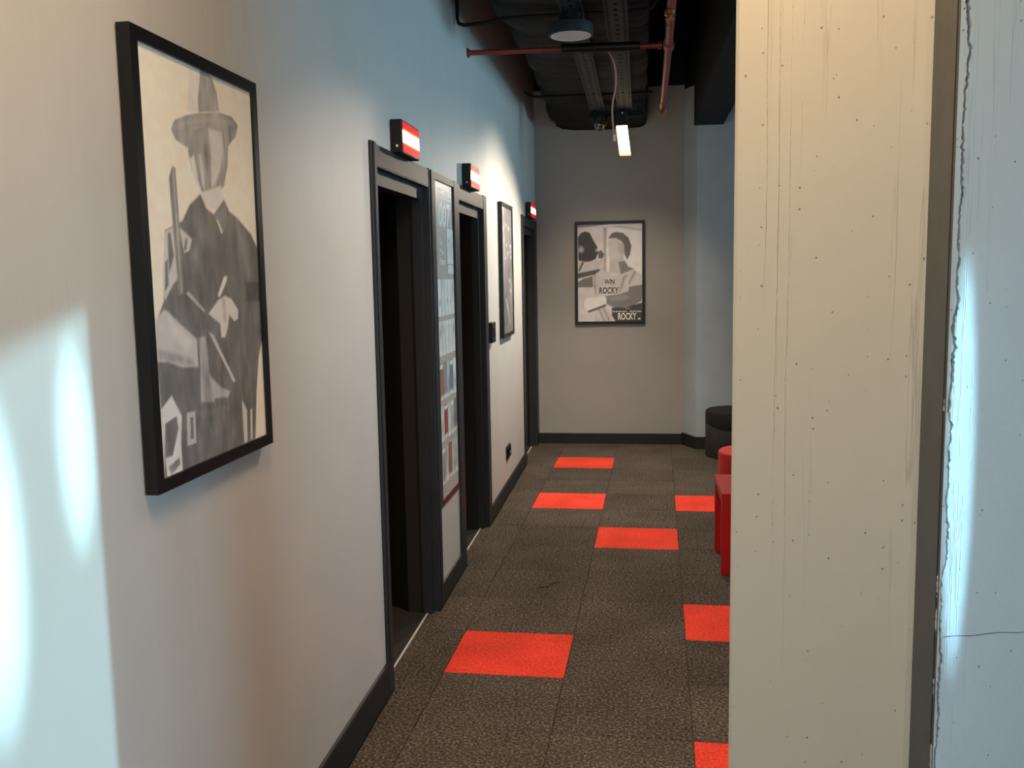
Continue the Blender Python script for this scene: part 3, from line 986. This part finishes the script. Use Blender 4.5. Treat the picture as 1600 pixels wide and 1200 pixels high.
s2.poly([(0.308, 0.135), (0.34, 0.135), (0.433, 0.008), (0.402, 0.003)], (0.28, 0.26, 0.266), 0.012, 0.8)
s2.poly([(0.372, 0.155), (0.403, 0.155), (0.512, 0.008), (0.473, 0.008)], (0.28, 0.26, 0.266), 0.012, 0.8)
s2.poly([(-0.004, 0.501), (0.17, 0.52), (0.32, 0.541), (0.359, 0.53), (0.265, 0.485), (-0.004, 0.443)], (0.1, 0.093, 0.095), 0.008, 1.0)
s2.poly([(-0.005, 0.41), (0.091, 0.445), (0.233, 0.47), (0.241, 0.355), (-0.006, 0.355)], (0.17, 0.158, 0.162), 0.01, 1.0)
s2.poly([(0.439, 0.261), (0.656, 0.283), (0.781, 0.308), (0.797, 0.355), (1.007, 0.376), (0.991, 0.213), (0.858, 0.157), (0.592, 0.138), (0.447, 0.178)], (0.2, 0.186, 0.19), 0.008, 1.0)
s2.poly([(0.483, 0.248), (0.718, 0.277), (0.812, 0.245), (0.718, 0.215), (0.514, 0.206)], (0.32, 0.298, 0.304), 0.03, 0.7)
s2.poly([(-0.006, 0.347), (0.247, 0.345), (0.294, 0.24), (0.244, 0.001), (-0.01, 0.003)], (0.55, 0.512, 0.522), 0.02, 1.0)
s2.poly([(0.107, 0.221), (0.151, 0.243), (0.404, 0.262), (0.448, 0.238), (0.443, 0.181), (0.293, 0.14), (0.173, 0.103), (0.142, 0.11), (0.095, 0.174)], (0.72, 0.67, 0.684), 0.006, 1.0)
s2.poly([(0.142, 0.11), (0.293, 0.146), (0.435, 0.181), (0.443, 0.16), (0.292, 0.12), (0.173, 0.094)], (0.12, 0.112, 0.114), 0.006, 1.0)
s2.poly([(0.529, 0.144), (0.749, 0.147), (0.999, 0.192), (1.014, -0.011), (0.591, -0.008), (0.528, 0.06)], (0.075, 0.07, 0.071), 0.01, 1.0)
s2.grain(0.04, (14, 20))
s2.C = np.clip(s2.C * 1.42 - 0.03, 0.012, 0.95)



def on_end(px, pz, y):
    return lambda u, v, d: (px + u, y - d, pz + v)


s2.build('print', on_end(A2[0], A2[2], END_Y - 0.0175), pic2)
P2T = on_end(A2[0], A2[2], END_Y - 0.0180)
obj('lettering', text_bm('WIN', 0.253, 0.350, 0.095, 0.048, P2T, 0.0004, 0.02, 0.15), M_INKDARK, pic2)
obj('lettering', text_bm('ROCKY', 0.202, 0.262, 0.184, 0.061, P2T, 0.0004, 0.02, 0.1), M_INKDARK, pic2)
obj('lettering', text_bm('ROCKY', 0.378, 0.014, 0.173, 0.068, P2T, 0.0008, 0.03), M_INKCREAM, pic2, label='cream title lettering')
bm = bmesh.new()
for k_ in range(24):
    if k_ in (12, 13):
        continue
    ux = 0.33 + k_ * 0.0112
    hh = 0.008 + 0.004 * (k_ % 3 == 0)
    bm.faces.new([bm.verts.new(P2T(u, v, 0.0006)) for u, v in ((ux, 0.089), (ux + 0.0075, 0.089), (ux + 0.0075, 0.089 + hh), (ux, 0.089 + hh))])
for ux in (0.452, 0.476):
    bm.faces.new([bm.verts.new(P2T(u, v, 0.0006)) for u, v in ((ux, 0.116), (ux + 0.008, 0.116), (ux + 0.008, 0.127), (ux, 0.127))])
bm.faces.new([bm.verts.new(P2T(u, v, 0.0006)) for u, v in ((0.562, 0.018), (0.590, 0.018), (0.583, 0.032), (0.569, 0.032))])
obj('credit_line', bm, M_INKWHITE, pic2, kind='stuff')

# ================================================================== LIT SIGNS, SWITCH, SOCKET
for n, (ya, lab) in enumerate(((3.666, 'red and white lit box sign above the first, nearest doorway'),
                               (5.174, 'red and white lit box sign above the second doorway'),
                               (8.065, 'red and white lit box sign above the doorway by the end wall'))):
    yb = ya + (0.285, 0.285, 0.36)[n]
    za, zb = 2.118, 2.250
    t = thing('lit_sign', lab, 'sign', (WX, (ya + yb) / 2, za), 'lit signs over the doorways')
    obj('housing', bx(WX, 0.038, ya, yb, za, zb, bevel=0.004), M_BLACK, t)
    e = 0.008
    obj('red_panel', bx(0.0375, 0.0395, ya + e, yb - e, zb - 0.0338, zb - e), M_SIGNRED, t)
    obj('red_panel', bx(0.0375, 0.0395, ya + e, yb - e, za + e, za + 0.0358), M_SIGNRED, t)
    obj('white_panel', bx(0.0375, 0.0400, ya + e, yb - e, za + 0.0425, zb - 0.0425), M_SIGNWHITE, t)
    obj('glow_fringe', bx(0.0375, 0.0397, ya + e, yb - e, zb - 0.0424, zb - 0.034), M_SIGNFRINGE, t)  # thin strips added for the warm fringe of the glow
    obj('glow_fringe', bx(0.0375, 0.0397, ya + e, yb - e, za + 0.036, za + 0.0424), M_SIGNFRINGE, t)
    obj('screw', lathe(bmesh.new(), [(0.0, 0), (0.005, 0.0), (0.005, 0.003), (0, 0.004)], (0, 0), 10), M_WHITEDOT, t)
    sc = [c for c in t.children if c.name.startswith('screw')][0]
    sc.parent = t
    sc.matrix_parent_inverse = Matrix.Identity(4)
    sc.rotation_euler = (math.radians(90), 0, 0)
    sc.location = Vector((0.016, ya, za + 0.028)) - t.location

sw = thing('wall_switch', 'small black box switch beside the second doorway', 'switch', (WX, 6.0, 1.19))
obj('housing', bx(WX, 0.020, 5.955, 6.090, 1.188, 1.322, bevel=0.004), M_BLACK, sw)
obj('rocker', bx(0.020, 0.024, 5.99, 6.055, 1.225, 1.287, bevel=0.002), M_BLACKMETAL, sw)
so = thing('wall_socket', 'small dark double socket low on the pale wall above the baseboard', 'socket', (WX, 6.75, 0.265))
obj('plate', bx(WX, -0.004, 6.655, 6.850, 0.268, 0.368, bevel=0.002), M_INKDARK, so)
for yy in (6.672, 6.762):
    bm = bmesh.new()
    box(bm, -0.0045, 0.004, yy, yy + 0.07, 0.280, 0.292)
    box(bm, -0.0045, 0.004, yy, yy + 0.07, 0.342, 0.354)
    box(bm, -0.0045, 0.004, yy, yy + 0.012, 0.292, 0.342)
    box(bm, -0.0045, 0.004, yy + 0.058, yy + 0.07, 0.292, 0.342)
    obj('socket_ring', bm, M_BLACKMETAL, so)
obj('rocker', bx(-0.0045, 0.003, 6.785, 6.805, 0.300, 0.318), M_DIFF, so)

# ================================================================== CEILING SERVICES
# ---- wrapped duct with sagging folds
duct = thing('air_duct', 'wide black wrapped air duct running along under the ceiling', 'duct', (0.62, 6.0, 2.95))
bm = bmesh.new()
NY, ring = 150, []
for j in range(NY + 1):
    y = -0.5 + (END_Y - 0.004 + 0.5) * j / NY
    ph = (y % 0.62) / 0.62
    sag = math.sin(math.pi * ph) ** 0.7
    xl = 0.225 - 0.055 * sag - 0.02 * math.sin(y * 1.7)
    xr = 1.022 + 0.014 * sag
    zb = 3.032 - 0.024 * sag - 0.055 * min(1, max(0, (y - 7.95) / 0.5))
    prof = [(xl + 0.06, 3.55), (xl + 0.005, 3.46), (xl, 3.2), (xl + 0.006, zb + 0.10), (xl + 0.030, zb + 0.040), (xl + 0.085, zb + 0.010),
            (xl + 0.2, zb - 0.004), (0.62, zb - 0.012), (xr - 0.2, zb - 0.006), (xr - 0.06, zb), (xr - 0.012, zb + 0.022), (xr, zb + 0.07), (xr, 3.2), (xr, 3.5), (xr - 0.05, 3.55)]
    ring.append([bm.verts.new((x, y, z)) for x, z in prof])
for A, B in zip(ring, ring[1:]):
    for k in range(len(A)):
        bm.faces.new((A[k], A[(k + 1) % len(A)], B[(k + 1) % len(A)], B[k]))
bm.faces.new(ring[0][::-1])
bm.faces.new(ring[-1])
obj('wrapping', bm, M_DUCT, duct, smooth=True)
for y in (5.06, 7.30):
    if y < 6:
        pts = [(0.005, y, 3.88), (0.005, y, 2.995), (0.012, y, 2.968), (0.04, y, 2.958), (0.14, y, 2.962), (0.24, y, 2.978), (0.32, y, 2.984), (0.98, y, 2.984), (1.03, y, 2.992), (1.055, y, 3.03), (1.06, y, 3.88)]
    else:
        pts = [(0.09, y, 3.02), (0.14, y, 2.992), (0.2, y, 2.984), (1.02, y, 2.984), (1.065, y, 2.986)]
    obj('hanger_strap', tube(bmesh.new(), pts, 0.010, 8), M_BLACKMETAL, duct, smooth=True)

# ---- two perforated cable trays under the duct
def cable_tray(xa, xb, y0, y1, z, label):
    t = thing('cable_tray', label, 'cable tray', ((xa + xb) / 2, (y0 + y1) / 2, z), 'perforated cable trays')
    bm = bmesh.new()
    w = xb - xa
    fr = [0, 0.10, 0.20, 0.42, 0.58, 0.80, 0.90, 1.0]
    n = int((y1 - y0) / 0.05)
    for j in range(n):
        ya, yb = y0 + j * 0.05, y0 + j * 0.05 + 0.05
        rows = [(ya, ya + 0.028, True), (ya + 0.028, yb, False)]
        for k in range(7):
            slot = k in (1, 3, 5)
            if not slot:
                box_ = [(ya, yb)]
            elif k == 3:
                box_ = [(ya, ya + 0.026)] if j % 2 else [(ya + 0.012, yb)]
            else:
                box_ = [(ya, ya + 0.030)]
            for a, b in box_:
                q = [(xa + w * fr[k], a), (xa + w * fr[k + 1], a), (xa + w * fr[k + 1], b), (xa + w * fr[k], b)]
                bm.faces.new([bm.verts.new((x, y, z)) for x, y in q])
    o = obj('perforated_floor', bm, M_TRAY, t)
    for x in (xa, xb - 0.006):
        bm = bmesh.new()
        box(bm, x, x + 0.006, y0, y1, z - 0.006, z + 0.017)
        obj('side_rail', bm, M_TRAY, t)
    return t


TZ = 2.950
tray1 = cable_tray(0.573, 0.687, 1.6, 7.80, TZ, 'perforated grey cable tray passing over the round ceiling lamp')
tray2 = cable_tray(0.790, 0.908, 1.6, 7.80, TZ, 'perforated grey cable tray ending above the glowing hanging lamp')

# black bracket that closes the trays; dome camera and lamp hang from it
br = thing('tray_bracket', 'black cross bracket at the far end of the two cable trays', 'bracket', (0.79, 7.83, 2.91))
obj('rail', bx(0.558, 0.768, 7.81, 7.85, 2.899, 2.944, bevel=0.003), M_BLACKMETAL, br)
obj('rail', bx(0.869, 0.999, 7.81, 7.85, 2.895, 2.942, bevel=0.003), M_BLACKMETAL, br)
obj('mount_plate', bx(0.768, 0.869, 7.806, 7.854, 2.893, 2.943), M_BLACKMETAL, br)
for xx in (0.60, 0.96):
    obj('hanger_rod', tube(bmesh.new(), [(xx, 7.83, 2.942), (xx, 7.83, 2.975)], 0.006, 8), M_BLACKMETAL, br)

dc = thing('dome_camera', 'small black ceiling camera with a glossy dome beside the hanging lamp', 'camera', (0.647, 7.81, 2.78))
obj('housing', lathe(bmesh.new(), [(0.042, 2.899), (0.068, 2.897), (0.068, 2.857), (0.057, 2.842), (0.0, 2.842)], (0.647, 7.81), 28), M_BLACK, dc, smooth=True)
obj('dome', lathe(bmesh.new(), [(0.049, 2.842)] + [(0.049 * math.cos(a), 2.836 - 0.054 * math.sin(a)) for a in np.linspace(0.05, 1.5, 9)] + [(0.0, 2.782)], (0.647, 7.81), 28), M_DOME, dc, smooth=True)

# hanging glowing lamp
lamp = thing('hanging_lamp', 'glowing warm white rectangular lamp hanging below the cable tray', 'lamp', (0.83, 7.76, 2.9))
obj('lamp_holder', bx(0.771, 0.869, 7.725, 7.803, 2.812, 2.921, bevel=0.004), M_BLACK, lamp)
bm = bmesh.new()
xs0, xs1, dx = 0.784, 0.869, 0.027
q = [(xs0, 2.814), (xs1, 2.814), (xs1 + dx, 2.588), (xs0 + dx, 2.588)]
prism(bm, q, 7.734, 7.796, 'Y')
bmesh.ops.bevel(bm, geom=list(bm.edges), offset=0.004, segments=1, affect='EDGES')
obj('glowing_tube', bm, M_LAMP, lamp)
obj('glow_fringe', bx(0.808, 0.899, 7.736, 7.794, 2.579, 2.5875, bevel=0.002), M_LAMPFRINGE, lamp)  # slab added for the lamp's bloom, below and at the left
bm = bmesh.new()
prism(bm, [(0.7775, 2.80), (0.7835, 2.812), (0.8105, 2.588), (0.8045, 2.588)], 7.738, 7.792, 'Y')
obj('glow_fringe', bm, M_LAMPFRINGE, lamp)
obj('indicator', bx(0.824, 0.836, 7.722, 7.726, 2.905, 2.917, bevel=0.002), M_WHITEDOT, lamp)
obj('side_strip', bx(0.8695, 0.874, 7.75, 7.77, 2.74, 2.815), M_TRAY, lamp)

# pinkish cable hanging down
cb = thing('hanging_cable', 'thin pinkish cable hanging loose from the ceiling in front of the glowing lamp', 'cable', (0.79, 5.82, 2.45))
pts = [(0.745, 6.36, 3.25), (0.758, 6.38, 3.16), (0.770, 6.4, 3.10), (0.790, 6.4, 3.05), (0.805, 6.4, 3.00), (0.812, 6.4, 2.94), (0.812, 6.4, 2.88), (0.803, 6.4, 2.82), (0.792, 6.4, 2.77), (0.787, 6.4, 2.71), (0.789, 6.4, 2.65), (0.797, 6.4, 2.57), (0.801, 6.4, 2.545)]
pts = [(0.97 + (x - 0.97) * 0.91, y * 0.91, 1.629 + (z - 1.629) * 0.91) for x, y, z in pts[3:]]
pts = [(0.765, 5.82, 2.985)] + pts
obj('flex', tube(bmesh.new(), pts, 0.0055, 8), M_COPPERWIRE, cb, smooth=True)
bm = bmesh.new()
box(bm, 0.809, 0.825, 5.816, 5.832, 2.428, 2.468, bevel=0.002)
obj('connector', bm, M_WHITEDOT, cb, label='small pale connector')

# round surface lamp
rl = thing('round_ceiling_lamp', 'round dark grey drum ceiling lamp with a pale unlit diffuser', 'lamp', (0.622, 4.9, 2.85))
obj('drum', lathe(bmesh.new(), [(0.085, 2.902), (0.098, 2.897), (0.113, 2.890), (0.115, 2.884), (0.115, 2.836), (0.111, 2.832), (0.103, 2.834), (0.103, 2.84), (0, 2.84)], (0.622, 4.9), 48), M_TRIM, rl, smooth=True)
obj('drum_neck', lathe(bmesh.new(), [(0.06, 2.943), (0.06, 2.896), (0.0, 2.896)], (0.622, 4.9), 32), M_BLACKMETAL, rl)
obj('diffuser', lathe(bmesh.new(), [(0.092, 2.840), (0.092, 2.8335), (0.0, 2.8315)], (0.622, 4.9), 48), M_DIFF, rl, smooth=True)
bm = bmesh.new()
obj('diffuser_rim', lathe(bmesh.new(), [(0.103, 2.838), (0.103, 2.8325), (0.092, 2.8325), (0.092, 2.838)], (0.622, 4.9), 48), M_DIFFRIM, rl, smooth=True)

# ---- sprinkler pipes
pz = 2.868
py = 5.43
sp = thing('sprinkler_pipe', 'red sprinkler pipe crossing from the pale wall, partly in a black sleeve', 'pipe', (0.6, py, pz))
sq = thing('sprinkler_pipe', 'red sprinkler pipe running lengthwise beside the duct with a brass head', 'pipe', (1.13, 5.0, pz))
PZ2 = 2.888
obj('cross_pipe', tube(bmesh.new(), [(WX, py, 2.900), (1.095, py, PZ2)], 0.0145, 14), M_PIPE, sp, smooth=True)
obj('wall_flange', tube(bmesh.new(), [(WX, py, 2.900), (WX + 0.012, py, 2.900)], [0.028, 0.024], 16), M_PIPE, sp, smooth=True)
obj('sleeve', tube(bmesh.new(), [(0.530, py, 2.898), (0.972, py, 2.891)], 0.026, 16), M_BLACK, sp, smooth=True, label='black foam sleeve')
obj('main_pipe', tube(bmesh.new(), [(1.085, 1.8, PZ2), (1.130, py, PZ2), (1.145, 7.30, PZ2)], 0.0215, 16), M_PIPE, sq, smooth=True)
obj('tee', tube(bmesh.new(), [(1.128, py - 0.06, PZ2), (1.132, py + 0.06, PZ2)], 0.030, 16), M_PIPE, sq, smooth=True)
obj('collar', tube(bmesh.new(), [(1.070, py, PZ2 + 0.001), (1.090, py, PZ2 + 0.001)], 0.0215, 14), M_PIPE, sp, smooth=True)
obj('collar', tube(bmesh.new(), [(1.122, 4.93, PZ2), (1.1225, 4.95, PZ2)], 0.0235, 14), M_PIPE, sq, smooth=True)
obj('elbow', tube(bmesh.new(), [(1.144, 7.16, PZ2), (1.1445, 7.20, PZ2), (1.145, 7.30, PZ2), (1.145, 7.34, PZ2 - 0.02), (1.145, 7.345, PZ2 - 0.045)], [0.026, 0.028, 0.027, 0.027, 0.026], 14), M_PIPE, sq, smooth=True)
obj('sprinkler_head', lathe(bmesh.new(), [(0.014, PZ2 - 0.04), (0.016, PZ2 - 0.055), (0.010, PZ2 - 0.058), (0.010, PZ2 - 0.075), (0.022, PZ2 - 0.077), (0.022, PZ2 - 0.080), (0, PZ2 - 0.080)], (1.145, 7.345), 16), M_BRASS, sq, smooth=True, label='brass sprinkler head')
obj('sprinkler_head', lathe(bmesh.new(), [(0.016, PZ2 - 0.015), (0.026, PZ2 - 0.022), (0.026, PZ2 - 0.040), (0.012, PZ2 - 0.045), (0.012, PZ2 - 0.058), (0.024, PZ2 - 0.060), (0, PZ2 - 0.062)], (1.112, 4.66), 16), M_BRASS, sq, smooth=True, label='brass sprinkler head')

# ================================================================== CONCRETE PILLAR AND PIER
PYF = 2.0
PL, PR = 1.165, 1.547
bm = bmesh.new()
z0, z1 = -0.1, CEIL
NZ = 160
rr = np.random.default_rng(3)
# front face with a slightly uneven meeting line against the pier
edge = np.cumsum(rr.normal(0, 0.0009, NZ + 1))
edge = edge - np.linspace(edge[0], edge[-1], NZ + 1)
edge = np.clip(edge, -0.004, 0.004)
cols = []
for k in range(NZ + 1):
    z = z0 + (z1 - z0) * k / NZ
    cols.append([bm.verts.new(p) for p in ((PL + 0.09, PYF + 0.4, z), (PL, PYF + 0.008, z), (PL + 0.006, PYF, z), (PR - 0.012, PYF, z), (PR + 0.004 + edge[k] * 0.6, PYF + 0.003 + edge[k] * 0.5, z), (PR + 0.01, PYF + 0.4, z))])
for A, B in zip(cols, cols[1:]):
    for i in range(len(A)):
        bm.faces.new((A[i], A[(i + 1) % len(A)], B[(i + 1) % len(A)], B[i]))
bm.faces.new(cols[0][::-1])
bm.faces.new(cols[-1])
pillar = obj('concrete_pillar', bm, M_CONC, kind='structure')

# long trowel and formwork ridges standing a little proud of the pillar's face
for xr, za, zb_ in ((1.226, 1.55, 3.0), (1.2495, 0.95, 3.0), (1.2555, 1.35, 3.0), (1.275, 0.75, 3.0), (1.297, 1.8, 3.0)):
    bm = bmesh.new()
    n = int((zb_ - za) / 0.006)
    wob = np.cumsum(rr.normal(0, 0.00022, n + 1))
    amp = np.clip(0.0003 + np.cumsum(rr.normal(0, 0.00022, n + 1)) * 0.35 + rr.normal(0, 0.00045, n + 1), 0.0, 0.0016)
    amp = amp * np.clip(np.minimum(np.arange(n + 1), n - np.arange(n + 1)) / 25.0, 0, 1)
    prev = None
    for k in range(n + 1):
        z = za + (zb_ - za) * k / n
        x = xr + wob[k] + 0.0007 * math.sin(z * 9 + xr * 300)
        row = [bm.verts.new(p) for p in ((x - 0.0016, PYF + 0.0002, z), (x - 0.0004, PYF - 0.0002 - amp[k], z), (x + 0.0018, PYF + 0.0002, z))]
        if prev:
            for i in range(2):
                bm.faces.new((prev[i], prev[i + 1], row[i + 1], row[i]))
        prev = row
    obj('plaster_ridge', bm, M_CONC, pillar)

# pier: stands proud of the pillar; its side has its shade painted in dark grey, its face turns away, a ragged crack runs down its corner
PX0, PY0 = 1.548, 1.8452
fs = (1.72797 - 1.55219), (1.89779 - 1.8452)
fl = math.hypot(*fs)
fu = (fs[0] / fl, fs[1] / fl)


def on_face(s, z, d=0.0):
    return (PX0 + fu[0] * s + fu[1] * d, PY0 + fu[1] * s - fu[0] * d, z)


pier = thing('wall_pier', None, None, (PX0, PY0, 0), kind='structure')
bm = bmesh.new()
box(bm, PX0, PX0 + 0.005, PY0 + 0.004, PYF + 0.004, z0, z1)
obj('pier_side_shaded', bm, M_CONCSIDE_SHADED, pier)
LEN = (2.7 - PX0) / fu[0]
NZ = 700
lip = np.cumsum(rr.normal(0, 0.0008, NZ + 1))
lip -= np.convolve(np.pad(lip, 20, 'edge'), np.ones(41) / 41, 'valid')
lip += rr.normal(0, 0.0006, NZ + 1)
zz = np.linspace(z0, z1, NZ + 1)
chip = np.zeros(NZ + 1)
for _ in range(110):
    c = rr.uniform(0, NZ)
    chip += rr.uniform(-0.003, 0.004) * np.exp(-((np.arange(NZ + 1) - c) / rr.uniform(0.5, 4.0)) ** 2)
taper = np.interp(zz, [0.5, 1.0, 1.5, 2.1], [0.004, 0.005, 0.008, 0.013])
gap = np.clip(np.interp(zz, [0.5, 1.2, 2.1], [0.0045, 0.005, 0.008]) + rr.normal(0, 0.0012, NZ + 1) + 0.002 * np.sin(zz * 14) * np.sin(zz * 5.3), 0.001, 0.011)
s_lip = np.clip(taper + lip + chip, 0.002, 0.02)
s_face = s_lip + gap
# lip strip
bm = bmesh.new()
prev = None
for k in range(NZ + 1):
    row = [bm.verts.new(on_face(0, zz[k], 0.0)), bm.verts.new(on_face(s_lip[k], zz[k], 0.001)), bm.verts.new(on_face(s_lip[k], zz[k], -0.014))]
    if prev:
        for i in range(2):
            bm.faces.new((prev[i], prev[i + 1], row[i + 1], row[i]))
    prev = row
obj('corner_lip', bm, M_CONC2, pier)
bm = bmesh.new()
prev = None
for k in range(NZ + 1):
    row = [bm.verts.new(on_face(0.001, zz[k], -0.012)), bm.verts.new(on_face(0.05, zz[k], -0.012))]
    if prev:
        bm.faces.new((prev[0], prev[1], row[1], row[0]))
    prev = row
obj('crack', bm, M_CRACK, pier)
# main face; a thin pour joint crosses it
JZ = 0.905
bm = bmesh.new()
prev = None
for k in range(NZ + 1):
    row = [bm.verts.new(on_face(s_face[k], zz[k], -0.014)), bm.verts.new(on_face(s_face[k], zz[k], 0.0)), bm.verts.new(on_face(s_face[k] + 0.012, zz[k], 0.0003 * math.sin(k * 0.37)))]
    for f in (0.06, 0.11, 0.2, 0.45):
        row.append(bm.verts.new(on_face(f * 1.0, zz[k], 0.0)))
    row.append(bm.verts.new(on_face(LEN, zz[k], 0.0)))
    row.append(bm.verts.new((2.7, 2.23, zz[k])))
    row.append(bm.verts.new((2.7, 2.45, zz[k])))
    if prev:
        for i in range(len(row) - 1):
            bm.faces.new((prev[i], prev[i + 1], row[i + 1], row[i]))
    prev = row
obj('pier_face', bm, M_CONC2, pier)
bm = bmesh.new()
a = [on_face(s, JZ + 0.0014 * math.sin(s * 60) + 0.001 * math.sin(s * 23), 0.0006) for s in np.linspace(0.012, 0.4, 40)]
for p, q in zip(a, a[1:]):
    bm.faces.new([bm.verts.new(v) for v in (p, q, (q[0], q[1], q[2] + 0.0013), (p[0], p[1], p[2] + 0.0013))])
obj('pour_joint', bm, M_CRACK, pier)

# unseen partition beyond the pier, added and cut to shape the low sun's patch
bm = bmesh.new()
box(bm, 2.7, 3.335, 2.20, 2.25, -0.1, CEIL)
box(bm, 3.335, HALL_X, 2.20, 2.25, 1.762, CEIL)
obj('wall_sun_mask', bm, M_WALL, kind='structure')

# ================================================================== SEATS AND TABLE
tb = thing('side_table', 'glossy red square side table beside the concrete pillar', 'table', (1.65, 5.18, 0))
X0, X1, Y0, Y1, H = 1.400, 1.900, 4.936, 5.430, 0.451
obj('tabletop', bx(X0, X1, Y0, Y1, H - 0.040, H, bevel=0.004), M_REDLAC, tb)
for xx, yy in ((X0, Y0), (X1 - 0.05, Y0), (X0, Y1 - 0.055), (X1 - 0.05, Y1 - 0.055)):
    obj('leg', bx(xx + 0.001, xx + 0.049, yy + 0.001, yy + 0.054, 0, H - 0.040, bevel=0.003), M_REDLAC, tb)
for xx in (X0 + 0.012, X1 - 0.030):
    obj('apron', bx(xx, xx + 0.018, Y0 + 0.055, Y1 - 0.056, H - 0.085, H - 0.040), M_REDLAC, tb)

pf = thing('pouf', 'round red drum pouf behind the glossy red table', 'pouf', (1.69, 6.18, 0))
obj('upholstery', lathe(bmesh.new(), [(0.195, 0.02), (0.205, 0.03), (0.207, 0.435), (0.203, 0.446), (0.192, 0.453), (0.10, 0.457), (0, 0.458)], (1.690, 6.18), 48), M_REDFAB, pf, smooth=True)
obj('base', lathe(bmesh.new(), [(0.17, 0.0), (0.17, 0.02), (0, 0.02)], (1.690, 6.18), 32), M_BLACK, pf)

# two-tone pouf: black upper part cut off along a slanted curved seam
bp = thing('pouf', 'two-tone black and brown drum pouf against the pilaster', 'pouf', (1.81, 8.30, 0))
bm, bm2 = bmesh.new(), bmesh.new()
R_, C_ = 0.270, (1.815, 8.30)
SEG = 64
hi = 0.412


def seam(a):
    # highest at the left (angle pi), lowest toward the camera
    return 0.255 + 0.045 * math.cos(a - math.pi) ** 3


lowr, midr = [], []
for k in range(SEG):
    a = 2 * math.pi * k / SEG
    c, s = math.cos(a), math.sin(a)
    lowr.append([bm.verts.new((C_[0] + R_ * f * c, C_[1] + R_ * f * s, z)) for f, z in ((0.0, 0.0), (0.97, 0.0), (1.0, 0.012), (1.0, seam(a)))][1:])
    midr.append([bm2.verts.new((C_[0] + R_ * f * c, C_[1] + R_ * f * s, z)) for f, z in ((0.99, seam(a) - 0.004), (1.003, seam(a) + 0.002), (1.003, hi - 0.022), (0.985, hi - 0.006), (0.95, hi), (0.5, hi + 0.004), (0.02, hi + 0.005))])
for rows, B in ((lowr, bm), (midr, bm2)):
    for k in range(SEG):
        A, D = rows[k], rows[(k + 1) % SEG]
        for i in range(len(A) - 1):
            B.faces.new((A[i], D[i], D[i + 1], A[i + 1]))
    B.faces.new([r[-1] for r in rows])
    B.faces.new([r[0] for r in rows][::-1])
for B in (bm, bm2):
    bmesh.ops.delete(B, geom=[v for v in B.verts if not v.link_faces], context='VERTS')
obj('lower_upholstery', bm, M_BRNFAB, bp, smooth=True, label='brown fabric lower side')
obj('upper_upholstery', bm2, M_BLKFAB, bp, smooth=True, label='black top and upper side')
